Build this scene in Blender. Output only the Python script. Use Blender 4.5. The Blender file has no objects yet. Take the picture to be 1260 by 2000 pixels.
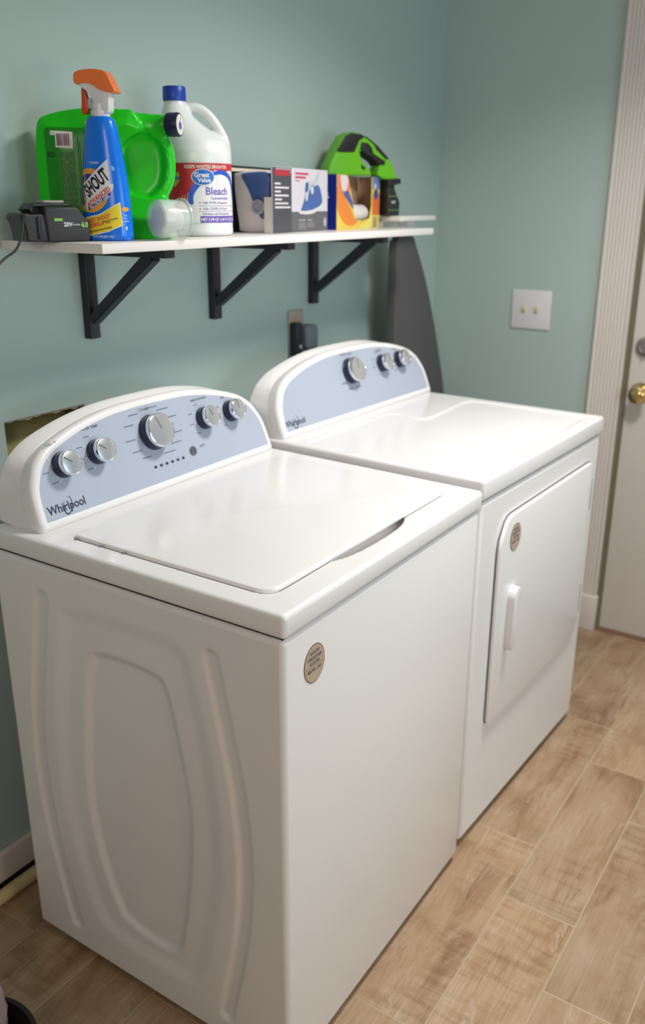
import bpy, bmesh, math, random
import numpy as np
from mathutils import Vector, Matrix
from mathutils.bvhtree import BVHTree
from mathutils.geometry import delaunay_2d_cdt
random.seed(4)
sc = bpy.context.scene
col = sc.collection

# ---------------------------------------------------------------- camera
cam_d = bpy.data.cameras.new('camera'); cam = bpy.data.objects.new('camera', cam_d); col.objects.link(cam); sc.camera = cam
cx_, cy_, cz_, yaw, pitch, roll, fpx = -.9049, -1.4859, 1.482, -.9839, -.3405, .003, 1709.4
cam_d.sensor_fit = 'HORIZONTAL'; cam_d.sensor_width = 24.0; cam_d.lens = fpx/1260*24.0
fw = Vector((-math.sin(yaw)*math.cos(pitch), math.cos(yaw)*math.cos(pitch), math.sin(pitch)))
rt = Vector((math.cos(yaw), math.sin(yaw), 0)); up = rt.cross(fw)
r3 = rt*math.cos(roll)+up*math.sin(roll); u3 = -rt*math.sin(roll)+up*math.cos(roll)
m = Matrix(((r3.x, u3.x, -fw.x, cx_), (r3.y, u3.y, -fw.y, cy_), (r3.z, u3.z, -fw.z, cz_), (0, 0, 0, 1)))
cam.matrix_world = m
cam_d.dof.use_dof = True; cam_d.dof.focus_distance = 1.48; cam_d.dof.aperture_fstop = 3.2
cam_d.clip_start = .05
# ---------------------------------------------------------------- world, lights, exposure
sc.view_settings.view_transform = 'Standard'; sc.view_settings.look = 'None'; sc.view_settings.gamma = 1
sc.view_settings.use_curve_mapping = False; sc.view_settings.exposure = 0.0
w = bpy.data.worlds.new('world'); sc.world = w; w.use_nodes = True
w.node_tree.nodes['Background'].inputs[0].default_value = (.75, .85, 1, 1); w.node_tree.nodes['Background'].inputs[1].default_value = .3

def area(name, loc, target, sx, sy, power, color, spread=180):
    d = bpy.data.lights.new(name, 'AREA'); d.shape = 'RECTANGLE'; d.size = sx; d.size_y = sy; d.energy = power; d.color = color
    d.spread = math.radians(spread)
    o = bpy.data.objects.new(name, d); col.objects.link(o); o.location = loc
    o.rotation_euler = (Vector(target)-Vector(loc)).to_track_quat('-Z', 'Y').to_euler(); return o
FRONT_Y = -3.1
CEIL = (.95, -1.20)
area('assumed_ceiling_light_source', (CEIL[0], CEIL[1], 2.40), (CEIL[0]-.1, CEIL[1]+.2, 0), .34, .34, 22, (1.0, .95, .89), 130)  # unseen lamp, assumed from how the light falls
area('assumed_window_light', (.55, FRONT_Y+.08, 1.45), (.5, 0, 1.0), 1.15, 1.2, 19, (.52, .80, 1.0))  # cool area light for an assumed, unseen window behind the camera
area('left_fill_light', (-2.2, -1.9, 2.0), (.6, -.6, .9), .7, .7, 12.5, (1.0, .84, .78))  # unseen warm fill added on the left for the side panel and right wall
area('low_warm_fill', (-.30, -2.6, 1.2), (.2, -.8, .3), .4, .4, 6, (1.0, .84, .56))  # unseen low fill added to turn the washer front cream

# ---------------------------------------------------------------- materials
def mat(name, c, rough=.5, metal=0, coat=0, spec=.5, bump=0, bscale=200, alpha=1, trans=0, ior=1.45, var=0, vscale=5, sss=0):
    mt = bpy.data.materials.new(name); mt.use_nodes = True; nt = mt.node_tree; b = nt.nodes['Principled BSDF']
    b.inputs['Base Color'].default_value = (*c, 1); b.inputs['Roughness'].default_value = rough; b.inputs['Metallic'].default_value = metal
    b.inputs['Coat Weight'].default_value = coat; b.inputs['Coat Roughness'].default_value = .13
    b.inputs['Specular IOR Level'].default_value = spec; b.inputs['Alpha'].default_value = alpha
    b.inputs['Transmission Weight'].default_value = trans; b.inputs['IOR'].default_value = ior
    if sss:
        b.inputs['Subsurface Weight'].default_value = sss; b.inputs['Subsurface Radius'].default_value = (.01, .01, .01); b.inputs['Subsurface Scale'].default_value = 1
    tc = nt.nodes.new('ShaderNodeTexCoord')
    n = nt.nodes.new('ShaderNodeTexNoise'); n.inputs['Scale'].default_value = vscale; nt.links.new(tc.outputs['Object'], n.inputs['Vector'])
    if var:
        mx = nt.nodes.new('ShaderNodeMix'); mx.data_type = 'RGBA'
        mx.inputs['A'].default_value = (*[max(0, x*(1-var)) for x in c], 1); mx.inputs['B'].default_value = (*[min(1, x*(1+var)) for x in c], 1)
        nt.links.new(n.outputs['Fac'], mx.inputs['Factor']); nt.links.new(mx.outputs['Result'], b.inputs['Base Color'])
    if bump:
        n2 = nt.nodes.new('ShaderNodeTexNoise'); n2.inputs['Scale'].default_value = bscale; n2.inputs['Detail'].default_value = 3
        nt.links.new(tc.outputs['Object'], n2.inputs['Vector'])
        bp = nt.nodes.new('ShaderNodeBump'); bp.inputs['Strength'].default_value = bump; bp.inputs['Distance'].default_value = .002
        nt.links.new(n2.outputs['Fac'], bp.inputs['Height']); nt.links.new(bp.outputs['Normal'], b.inputs['Normal'])
    return mt
PAINT = mat('teal_wall_paint', (.415, .525, .497), .38, bump=.10, bscale=160, spec=.4, var=.02)
CEILM = mat('ceiling_paint', (.62, .64, .62), .8, bump=.2, bscale=60)
TRIM = mat('trim_paint', (.66, .60, .56), .4, var=.03)
DOORM = mat('door_paint', (.66, .61, .57), .4, bump=.25, bscale=35, var=.02)
ENAMEL = mat('white_enamel', (.80, .785, .785), .24, coat=.35, bump=.015, bscale=300)
PLASTW = mat('white_plastic', (.80, .79, .79), .28, coat=.15)
GREYP = mat('silver_control_panel', (.44, .49, .60), .36, metal=.15, spec=.5)
NAVY = mat('navy_rubber', (.012, .018, .05), .35)
CHROME = mat('chrome', (.82, .82, .84), .10, metal=1)
SILV = mat('satin_silver', (.60, .61, .63), .28, metal=.7)
DARK = mat('dark_gap', (.01, .01, .012), .8)
INK = mat('dark_ink', (.03, .035, .06), .5)
INKG = mat('grey_ink', (.12, .14, .20), .5)
SHELFM = mat('white_shelf_laminate', (.80, .76, .74), .3, var=.02)
BLACKM = mat('black_powder_coat', (.014, .018, .024), .35, bump=.15, bscale=400)
CARD = mat('brown_cardboard', (.36, .23, .15), .85, bump=.2, bscale=90, var=.08)
CREAM = mat('cream_card', (.70, .64, .56), .7, var=.05)
BOARD = mat('grey_board_cover', (.085, .085, .088), .85, bump=.4, bscale=500)
OLIVE = mat('cavity_board', (.42, .38, .16), .85, bump=.4, bscale=40, var=.25, vscale=9)
GYP = mat('gypsum_edge', (.30, .24, .17), .9, bump=.6, bscale=120)
BRASS = mat('brass', (.72, .55, .24), .2, metal=1)
GREYMET = mat('grey_metal', (.33, .31, .30), .35, metal=.6)
IVORY = mat('ivory_plastic', (.62, .58, .30), .35)

def paint(name, c, rough=.35, **k): return mat(name, c, rough, **k)
def planks():
    mt = bpy.data.materials.new('wood_look_tile'); mt.use_nodes = True; nt = mt.node_tree; L = nt.links; N = nt.nodes; b = N['Principled BSDF']
    def mth(op, a, b_=None, c=None):
        n = N.new('ShaderNodeMath'); n.operation = op
        for i, v in enumerate((a, b_, c)):
            if v is None: continue
            if isinstance(v, (int, float)): n.inputs[i].default_value = v
            else: L.new(v, n.inputs[i])
        return n.outputs[0]
    tc = N.new('ShaderNodeTexCoord'); sp = N.new('ShaderNodeSeparateXYZ'); L.new(tc.outputs['Object'], sp.inputs[0])
    X, Y = sp.outputs['X'], sp.outputs['Y']
    P, LN = .1607, .61
    yy = mth('DIVIDE', mth('ADD', Y, 1.28+P*20), P); row = mth('FLOOR', yy); fy = mth('FRACT', yy)
    # rows counted from y=-1.28 : offsets .445, .62, .25(.86) ...
    xx = mth('DIVIDE', mth('ADD', mth('SUBTRACT', X, .445), mth('MULTIPLY', mth('SUBTRACT', row, 20), -.195)), LN)
    xx = mth('ADD', xx, 40); cell = mth('FLOOR', xx); fx = mth('FRACT', xx)
    ex = mth('MULTIPLY', mth('MINIMUM', fx, mth('SUBTRACT', 1, fx)), LN); ey = mth('MULTIPLY', mth('MINIMUM', fy, mth('SUBTRACT', 1, fy)), P)
    ed = mth('MINIMUM', ex, ey)
    gr = mth('SUBTRACT', 1, N_smooth(N, L, ed, .0009, .0022))
    cid = N.new('ShaderNodeCombineXYZ'); L.new(row, cid.inputs[0]); L.new(cell, cid.inputs[1])
    wn = N.new('ShaderNodeTexWhiteNoise'); wn.noise_dimensions = '2D'; L.new(cid.outputs[0], wn.inputs['Vector'])
    # stretched grain, shifted per tile
    sh = N.new('ShaderNodeVectorMath'); sh.operation = 'SCALE'; L.new(wn.outputs['Color'], sh.inputs[0]); sh.inputs['Scale'].default_value = 13
    ad = N.new('ShaderNodeVectorMath'); ad.operation = 'ADD'; L.new(tc.outputs['Object'], ad.inputs[0]); L.new(sh.outputs[0], ad.inputs[1])
    def noise(sx, sy, scale, detail=5, dist=0, rough=.6):
        mp = N.new('ShaderNodeMapping'); mp.inputs['Scale'].default_value = (sx, sy, 1); L.new(ad.outputs[0], mp.inputs[0])
        n = N.new('ShaderNodeTexNoise'); n.inputs['Scale'].default_value = scale; n.inputs['Detail'].default_value = detail; n.inputs['Roughness'].default_value = rough
        n.inputs['Distortion'].default_value = dist; L.new(mp.outputs[0], n.inputs[0]); return n.outputs['Fac']
    def ramp(f, pts):
        r = N.new('ShaderNodeValToRGB'); e = r.color_ramp.elements
        e[0].position, e[0].color = pts[0][0], (*pts[0][1], 1); e[1].position, e[1].color = pts[-1][0], (*pts[-1][1], 1)
        for p, c in pts[1:-1]:
            k = e.new(p); k.color = (*c, 1)
        L.new(f, r.inputs[0]); return r.outputs[0]
    def mix(f, a, b_, mode='MIX'):
        x = N.new('ShaderNodeMix'); x.data_type = 'RGBA'; x.blend_type = mode
        for s, v in (('Factor', f), ('A', a), ('B', b_)):
            if isinstance(v, (int, float)): x.inputs[s].default_value = v
            elif isinstance(v, tuple): x.inputs[s].default_value = (*v, 1)
            else: L.new(v, x.inputs[s])
        return x.outputs['Result']
    base = ramp(noise(1.2, 3.2, 3.2, 6, .9), [(.30, (.28, .17, .09)), (.45, (.40, .27, .165)), (.60, (.455, .325, .215)), (.78, (.51, .395, .285))])
    veins = ramp(noise(1.3, 26, 3.6, 10, 1.4, .78), [(.30, (.32, .22, .14)), (.42, (.82, .78, .72)), (.6, (1, 1, 1))])
    c = mix(.78, base, veins, 'MULTIPLY')
    cracks = ramp(noise(1.0, 12, 2.2, 3, 2.2), [(.490, (1, 1, 1)), (.5, (.30, .20, .12)), (.510, (1, 1, 1))])
    msk = ramp(noise(1.5, 3, 2.0, 2), [(.5, (0, 0, 0)), (.62, (1, 1, 1))])
    c = mix(msk, c, mix(.75, c, cracks, 'MULTIPLY'))
    saw = ramp(noise(26, 3, 2.2, 4, .4), [(.38, (.72, .66, .6)), (.55, (1, 1, 1))])
    smk = ramp(noise(1.2, 1.8, 2.6, 2), [(.47, (0, 0, 0)), (.58, (1, 1, 1))])
    c = mix(smk, c, mix(.7, c, saw, 'MULTIPLY'))
    pale = ramp(noise(1.6, 6, 3.0, 9, 1.0, .75), [(.56, (0, 0, 0)), (.70, (.6, .6, .6))])
    c = mix(pale, c, (.56, .48, .38))
    tone = ramp(wn.outputs['Value'], [(0, (.80, .78, .76)), (1, (1.05, 1.04, 1.03))])
    c = mix(1.0, c, tone, 'MULTIPLY')
    c = mix(gr, c, (.43, .33, .225))
    L.new(c, b.inputs['Base Color']); b.inputs['Roughness'].default_value = .36
    bp = N.new('ShaderNodeBump'); bp.inputs['Strength'].default_value = .35; bp.inputs['Distance'].default_value = .0015
    L.new(mth('SUBTRACT', noise(2, 18, 4, 5), mth('MULTIPLY', gr, 1.2)), bp.inputs['Height']); L.new(bp.outputs['Normal'], b.inputs['Normal'])
    return mt
def N_smooth(N, L, v, a, b_):
    n = N.new('ShaderNodeMapRange'); n.interpolation_type = 'SMOOTHSTEP'; L.new(v, n.inputs['Value'])
    n.inputs['From Min'].default_value = a; n.inputs['From Max'].default_value = b_; return n.outputs['Result']
TILE = planks()

# ---------------------------------------------------------------- helpers
def finish(name, me, mt, parent=None, smooth=True, angle=40):
    o = bpy.data.objects.new(name, me); col.objects.link(o)
    if mt: me.materials.clear(); me.materials.append(mt)
    if parent is not None: o.parent = parent
    if smooth:
        me.polygons.foreach_set('use_smooth', [True]*len(me.polygons))
        try: me.set_sharp_from_angle(angle=math.radians(angle))
        except Exception: pass
    return o
def from_bm(name, bm, mt, parent=None, smooth=True, angle=40, recalc=True):
    if recalc: bmesh.ops.recalc_face_normals(bm, faces=bm.faces)
    me = bpy.data.meshes.new(name); bm.to_mesh(me); bm.free(); return finish(name, me, mt, parent, smooth, angle)
def pyd(name, v, f, mt, parent=None, smooth=True, angle=40, recalc=True):
    me = bpy.data.meshes.new(name); me.from_pydata([tuple(map(float, p)) for p in v], [], f); me.validate()
    if recalc:
        bm = bmesh.new(); bm.from_mesh(me); bmesh.ops.recalc_face_normals(bm, faces=bm.faces); bm.to_mesh(me); bm.free()
    return finish(name, me, mt, parent, smooth, angle)
def empty(name, loc, rz=0, label=None, cat=None, group=None):
    o = bpy.data.objects.new(name, None); o.empty_display_size = .05; col.objects.link(o); o.location = loc; o.rotation_euler = (0, 0, rz)
    if label: o['label'] = label; o['category'] = cat
    if group: o['group'] = group
    return o
def tag(o, label, cat, group=None):
    o['label'] = label; o['category'] = cat
    if group: o['group'] = group
    return o
def struct(o): o['kind'] = 'structure'; return o
def box_bm(x0, x1, y0, y1, z0, z1, r=0, seg=3, bm=None):
    b2 = bmesh.new(); bmesh.ops.create_cube(b2, size=1)
    for v in b2.verts:
        v.co = Vector(((x0+x1)/2+v.co.x*(x1-x0), (y0+y1)/2+v.co.y*(y1-y0), (z0+z1)/2+v.co.z*(z1-z0)))
    if r: bmesh.ops.bevel(b2, geom=b2.edges[:], offset=r, segments=seg, profile=.5, affect='EDGES')
    if bm is None: return b2
    me = bpy.data.meshes.new('t'); b2.to_mesh(me); b2.free(); bm.from_mesh(me); bpy.data.meshes.remove(me); return bm
def box(name, x0, x1, y0, y1, z0, z1, mt, parent=None, r=0, seg=3):
    return from_bm(name, box_bm(x0, x1, y0, y1, z0, z1, r, seg), mt, parent)
def add_bm(bm, src, M=None):
    me = bpy.data.meshes.new('t'); src.to_mesh(me); src.free()
    if M is not None: me.transform(M)
    bm.from_mesh(me); bpy.data.meshes.remove(me)
def prism_bm(poly, y0, y1, r=0, seg=3):
    """poly in x,z; extruded along y"""
    bm = bmesh.new(); vs = [bm.verts.new((p[0], y0, p[1])) for p in poly]; f = bm.faces.new(vs)
    ret = bmesh.ops.extrude_face_region(bm, geom=[f]); nv = [e for e in ret['geom'] if isinstance(e, bmesh.types.BMVert)]
    for v in nv: v.co.y = y1
    bmesh.ops.recalc_face_normals(bm, faces=bm.faces)
    if r:
        es = [e for e in bm.edges if abs(e.verts[0].co.y-e.verts[1].co.y) < 1e-7]
        bmesh.ops.bevel(bm, geom=es, offset=r, segments=seg, profile=.5, affect='EDGES', clamp_overlap=True)
    return bm
def prism(name, poly, y0, y1, mt, parent=None, r=0, seg=3, angle=40): return from_bm(name, prism_bm(poly, y0, y1, r, seg), mt, parent, angle=angle)
def smoothpoly(pts, n=6, closed=True):
    out = []; m_ = len(pts); rng = range(m_ if closed else m_-1)
    for i in rng:
        p0, p1, p2, p3 = (np.array(pts[(i+k) % m_] if closed else pts[min(max(i+k, 0), m_-1)], float) for k in (-1, 0, 1, 2))
        for j in range(n):
            t = j/n; out.append(tuple(.5*((2*p1)+(-p0+p2)*t+(2*p0-5*p1+4*p2-p3)*t*t+(-p0+3*p1-3*p2+p3)*t**3)))
    if not closed: out.append(tuple(pts[-1]))
    return out
def roundrect(x0, x1, z0, z1, r, n=6):
    if not isinstance(r, (tuple, list)): r = [r]*4
    o = []
    for (cx, cz, a0, rr) in ((x1-r[0], z1-r[0], 0, r[0]), (x0+r[1], z1-r[1], 90, r[1]), (x0+r[2], z0+r[2], 180, r[2]), (x1-r[3], z0+r[3], 270, r[3])):
        for k in range(n+1):
            a = math.radians(a0+90*k/n); o.append((cx+rr*math.cos(a), cz+rr*math.sin(a)))
    return o
def inset(poly, d):
    out = []; n = len(poly)
    A = sum(poly[i][0]*poly[(i+1) % n][1]-poly[(i+1) % n][0]*poly[i][1] for i in range(n)); s = 1 if A > 0 else -1
    for i in range(n):
        p0, p1, p2 = (np.array(poly[(i+k) % n], float) for k in (-1, 0, 1))
        e1 = (p1-p0)/max(1e-9, np.linalg.norm(p1-p0)); e2 = (p2-p1)/max(1e-9, np.linalg.norm(p2-p1))
        n1 = np.array([-e1[1], e1[0]])*s; n2 = np.array([-e2[1], e2[0]])*s; b = n1+n2; b /= max(1e-6, np.linalg.norm(b))
        out.append(tuple(p1+b*d/max(.5, float(b@n1))))
    return out
def loft(name, rings, mt, parent=None, cap0=True, cap1=True, angle=40):
    v = []; f = []; n = len(rings[0])
    for r in rings: v += list(r)
    for i in range(len(rings)-1):
        for j in range(n): f.append((i*n+j, i*n+(j+1) % n, (i+1)*n+(j+1) % n, (i+1)*n+j))
    if cap0: f.append(tuple(range(n)))
    if cap1: f.append(tuple(range((len(rings)-1)*n, len(rings)*n)))
    return pyd(name, v, f, mt, parent, angle=angle)
def lathe_pts(prof, seg=48, M=None):
    R = []
    for r, z in prof:
        ring = [Vector((r*math.cos(2*math.pi*k/seg), r*math.sin(2*math.pi*k/seg), z)) for k in range(seg)]
        R.append([tuple(M @ p) if M is not None else tuple(p) for p in ring])
    return R
def lathe(name, prof, mt, parent=None, seg=48, M=None, cap0=True, cap1=True, angle=40):
    return loft(name, lathe_pts(prof, seg, M), mt, parent, cap0, cap1, angle)
def tube(name, pts, r, mt, parent=None, seg=12, smooth_n=0):
    n0 = len(pts)
    if smooth_n: pts = smoothpoly(pts, smooth_n, False)
    if isinstance(r, (list, tuple)): r = [float(x) for x in np.interp(np.linspace(0, n0-1, len(pts)), np.linspace(0, n0-1, len(r)), r)]
    P = [Vector(p) for p in pts]; rings = []; prev = None
    for i, p in enumerate(P):
        t = (P[min(i+1, len(P)-1)]-P[max(i-1, 0)]).normalized()
        if prev is None: a = t.orthogonal().normalized()
        else: a = (prev-t*prev.dot(t)).normalized()
        prev = a; b = t.cross(a); rr = r[i] if isinstance(r, (list, tuple)) else r
        rings.append([tuple(p+a*rr*math.cos(2*math.pi*k/seg)+b*rr*math.sin(2*math.pi*k/seg)) for k in range(seg)])
    return loft(name, rings, mt, parent)
def axis_M(loc, z, x=None):
    z = Vector(z).normalized(); x = Vector(x) if x is not None else z.orthogonal(); x = (x-z*x.dot(z)).normalized(); y = z.cross(x)
    return Matrix(((x.x, y.x, z.x, loc[0]), (x.y, y.y, z.y, loc[1]), (x.z, y.z, z.z, loc[2]), (0, 0, 0, 1)))
# flat shapes mapped onto a surface by mp(u, v) -> point
def fill(name, poly, mp, mt, parent, step=.006, holes=()):
    pts = [Vector(p) for p in poly]; es = []; n = len(pts)
    loops = [list(range(n))]
    for h in holes:
        s = len(pts); pts += [Vector(p) for p in h]; loops.append(list(range(s, len(pts))))
    # subdivide boundary
    P2 = []; E = []; F = []
    for lp in loops:
        s = len(P2)
        for i, a in enumerate(lp):
            A = pts[a]; B = pts[lp[(i+1) % len(lp)]]; k = max(1, int((B-A).length/step))
            for j in range(k): P2.append(A.lerp(B, j/k))
        cnt = len(P2)-s; E += [(s+i, s+(i+1) % cnt) for i in range(cnt)]
        if lp is loops[0]: F.append(list(range(s, s+cnt)))
    xs = [p.x for p in P2]; ys = [p.y for p in P2]
    def inside(p, L):
        c = False
        for i in range(len(L)):
            a = L[i]; b = L[i-1]
            if (a[1] > p[1]) != (b[1] > p[1]) and p[0] < (b[0]-a[0])*(p[1]-a[1])/(b[1]-a[1])+a[0]: c = not c
        return c
    x = min(xs)+step/2
    while x < max(xs):
        y = min(ys)+step/2
        while y < max(ys):
            if inside((x, y), poly) and not any(inside((x, y), h) for h in holes): P2.append(Vector((x, y)))
            y += step
        x += step
    ov, oe, of, *_ = delaunay_2d_cdt(P2, E, [], 0, 1e-6)
    fs = []
    for t in of:
        c = sum((ov[i] for i in t), Vector((0, 0)))/len(t)
        if inside(c, poly) and not any(inside(c, h) for h in holes): fs.append(tuple(t))
    return pyd(name, [mp(p.x, p.y) for p in ov], fs, mt, parent, smooth=True, recalc=False)
def text_mesh(s, size, bold=0, align='CENTER', sx=1.0, shear=0):
    c = bpy.data.curves.new('t', 'FONT'); c.body = s; c.size = size; c.align_x = align; c.align_y = 'CENTER'; c.offset = bold; c.resolution_u = 3; c.shear = shear
    o = bpy.data.objects.new('t', c); col.objects.link(o); bpy.context.view_layer.update()
    me = bpy.data.meshes.new_from_object(o.evaluated_get(bpy.context.evaluated_depsgraph_get())); bpy.data.objects.remove(o); bpy.data.curves.remove(c)
    for v in me.vertices: v.co.x *= sx
    return me
def text(name, items, mp, mt, parent, sub=None, flip=1):
    """items: (string, u, v, size[, rot, bold, align, sx, shear]) all in one mesh, mapped by mp"""
    V = []; F = []
    for it in items:
        s, u, v, size = it[:4]; rot, bold, align, sx, shear = (list(it[4:])+[0, 0, 'CENTER', 1, 0][len(it)-4:])[:5]
        me = text_mesh(s, size, bold*size, align, sx, shear)
        bm = bmesh.new(); bm.from_mesh(me); bpy.data.meshes.remove(me)
        if sub:
            for _ in range(3):
                le = [e for e in bm.edges if e.calc_length() > sub]
                if not le: break
                bmesh.ops.subdivide_edges(bm, edges=le, cuts=1); bmesh.ops.triangulate(bm, faces=bm.faces)
        k = len(V); ca, sa = math.cos(rot), math.sin(rot); bm.verts.ensure_lookup_table()
        for q in bm.verts: V.append(mp(u+q.co.x*ca-q.co.y*sa, v+q.co.x*sa+q.co.y*ca))
        for f in bm.faces: F.append(tuple(k+q.index for q in f.verts))
        bm.free()
    return pyd(name, V, F, mt, parent, smooth=False, recalc=False)
def rects(name, rs, mp, mt, parent):
    V = []; F = []
    for (a, b, c, d) in rs:
        k = len(V); V += [mp(a, c), mp(b, c), mp(b, d), mp(a, d)]; F.append((k, k+1, k+2, k+3))
    return pyd(name, V, F, mt, parent, smooth=False, recalc=False)
def plane_mp(O, U, V_, off=.0006):
    O = Vector(O); U = Vector(U).normalized(); V_ = Vector(V_).normalized(); N = U.cross(V_)
    def f(u, v, o=0): return tuple(O+U*u+V_*v+N*(off+o))
    return f
def bvh_of(o): return BVHTree.FromPolygons([v.co.copy() for v in o.data.vertices], [tuple(p.vertices) for p in o.data.polygons])
def proj_mp(bvh, O, U, V_, off=.0005, far=.3):
    O = Vector(O); U = Vector(U).normalized(); V_ = Vector(V_).normalized(); N = U.cross(V_)
    def f(u, v):
        P = O+U*u+V_*v; h = bvh.ray_cast(P+N*far, -N)
        if h[0] is None:
            h2 = bvh.find_nearest(P+N*.05); return tuple(h2[0]+h2[1]*off)
        return tuple(h[0]+N*off)
    return f
def cyl_mp(bvh, a0, r0, off=.0005):
    """u = arc length at radius r0 from angle a0 (viewed from outside, left to right)"""
    def f(u, v):
        a = a0+u/r0; d = Vector((math.cos(a), math.sin(a), 0)); P = Vector((0, 0, v))+d*.3
        h = bvh.ray_cast(P, -d)
        return tuple((h[0] if h[0] is not None else d*r0+Vector((0, 0, v)))+d*off)
    return f
def remesh(o, vox, it=8, fac=.5):
    mo = o.modifiers.new('r', 'REMESH'); mo.mode = 'VOXEL'; mo.voxel_size = vox; mo.use_smooth_shade = True
    s = o.modifiers.new('s', 'SMOOTH'); s.iterations = it; s.factor = fac
    bpy.context.view_layer.update(); dg = bpy.context.evaluated_depsgraph_get()
    me = bpy.data.meshes.new_from_object(o.evaluated_get(dg)); mt = o.data.materials[0] if o.data.materials else None
    o.modifiers.clear(); old = o.data; o.data = me
    me.materials.clear(); me.materials.append(mt); me.polygons.foreach_set('use_smooth', [True]*len(me.polygons)); me.update()
    bpy.data.meshes.remove(old); return o
def seg_dist(P, poly, closed=True):
    """signed distance (negative inside) of points P (N,2) to polygon"""
    poly = np.array(poly, float); A = poly; B = np.roll(poly, -1, 0)
    if not closed: A, B = A[:-1], B[:-1]
    d = np.full(len(P), 1e9); ins = np.zeros(len(P), bool)
    for a, b in zip(A, B):
        ab = b-a; t = np.clip(((P-a)@ab)/max(1e-12, ab@ab), 0, 1); q = a+t[:, None]*ab; d = np.minimum(d, np.hypot(*(P-q).T))
        if closed:
            c = ((a[1] > P[:, 1]) != (b[1] > P[:, 1]))
            with np.errstate(divide='ignore', invalid='ignore'): xx = (b[0]-a[0])*(P[:, 1]-a[1])/(b[1]-a[1])+a[0]
            ins ^= c & (P[:, 0] < xx)
    return np.where(ins, -d, d) if closed else d
def sstep(x): x = np.clip(x, 0, 1); return x*x*(3-2*x)
def field_box(name, x0, x1, y0, y1, z0, z1, r, face, na, nb, func, mt, parent, skew=0):
    """rounded box whose one face ('-x' or '+z') carries relief: func(a,b)->inward depth (0 at the border)"""
    bm = box_bm(x0, x1, y0, y1, z0, z1, r, 4)
    ax = {'-x': 0, '+z': 2, '-y': 1}[face]; sg = -1 if face[0] == '-' else 1
    best = max((f for f in bm.faces if f.normal[ax]*sg > .99), key=lambda f: f.calc_area())
    bmesh.ops.delete(bm, geom=[best], context='FACES_ONLY')
    if face == '-x': A = np.linspace(y0+r, y1-r, na); B = np.linspace(z0+r, z1-r, nb)
    elif face == '+z': A = np.linspace(x0+r, x1-r, na); B = np.linspace(y0+r, y1-r, nb)
    else: A = np.linspace(x0+r, x1-r, na); B = np.linspace(z0+r, z1-r, nb)
    g = np.array([(a, b) for a in A for b in B]); d = func(g)
    vs = []
    for (a, b), dd in zip(g, d):
        co = {'-x': (x0+dd, a, b), '+z': (a, b, z1-dd), '-y': (a, y0+dd, b)}[face]; vs.append(bm.verts.new(co))
    for i in range(na-1):
        for j in range(nb-1):
            q = (vs[i*nb+j], vs[(i+1)*nb+j], vs[(i+1)*nb+j+1], vs[i*nb+j+1])
            bm.faces.new(q if face != '-x' else q[::-1])
    if skew:
        for v in bm.verts: v.co.x += skew*max(0, v.co.x/x1)*v.co.y
    return from_bm(name, bm, mt, parent, angle=50, recalc=False)

# ================================================================ THE ROOM
RX, LX, FY, CZ = 2.067, -2.6, -3.1, 2.44
def quad_wall(name, pts, mt): return struct(pyd(name, pts, [tuple(range(len(pts)))], mt, None, smooth=False, recalc=False))
struct(box('floor', LX-.1, RX+.15, FY-.1, .12, -.05, 0, TILE))
struct(box('ceiling', LX-.1, RX+.15, FY-.1, .12, CZ, CZ+.05, CEILM))
# back wall with the ragged hole cut behind the washer's console
hx0, hx1, hz0, hz1 = .171, .382, .86, 1.062
bm = bmesh.new()
for b in ((LX-.1, hx0, 0, CZ), (hx1, RX+.15, 0, CZ), (hx0, hx1, 0, hz0), (hx0, hx1, hz1, CZ)):
    box_bm(b[0], b[1], 0, .016, b[2], b[3], bm=bm)
bmesh.ops.remove_doubles(bm, verts=bm.verts, dist=1e-6)
struct(from_bm('wall_back', bm, PAINT, smooth=False))
struct(box('wall_cavity', LX-.1, RX+.15, .055, .12, 0, CZ, OLIVE))
# torn gypsum lip of the hole: strip with a ragged inner edge
top = []; n = 26
for i in range(n+1):
    x = hx0+(hx1-hx0)*i/n; top.append((x, hz1-.002-.006*random.random()*(1 if i % 3 else .3)))
poly = [(hx0, hz1+.001)]+[(x, z) for x, z in top]+[(hx1, hz1+.001)]
struct(prism('trim_hole_edge', poly, .001, .015, GYP))
struct(box('trim_hole_stud', hx1-.010, hx1+.02, .018, .05, .7, 1.2, mat('stud_wood', (.22, .12, .08), .8, var=.2)))
# other walls
CREAMW = mat('cream_wall_paint', (.66, .58, .53), .6, bump=.1, bscale=160)
struct(box('wall_left', LX-.1, LX, FY, 0, 0, CZ, CREAMW))
struct(box('wall_front', LX-.1, RX+.1, FY-.1, FY, 0, CZ, CREAMW))
DY0, DY1 = -.722, -1.53      # door opening on the right wall
bm = box_bm(RX, RX+.1, DY0+.004, 0, 0, CZ); box_bm(RX, RX+.1, FY, DY1, 0, CZ, bm=bm); box_bm(RX, RX+.1, DY1, DY0+.004, 2.04, CZ, bm=bm)
struct(from_bm('wall_right', bm, PAINT, smooth=False))
# baseboards
def bb(name, x0, x1, y0, y1): return struct(box(name, x0, x1, y0, y1, .035, .108, TRIM, r=.004))
bb('baseboard_back', LX, RX, -.015, 0); bb('baseboard_left', LX, LX+.015, FY, 0)
struct(box('baseboard_right', RX-.015, RX, -.585, -.0, .0, .13, TRIM, r=.004))
struct(box('trim_gap_shade', LX, RX, -.004, 0, 0, .035, DARK))  # black strip standing in for the shade under the baseboard
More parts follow.
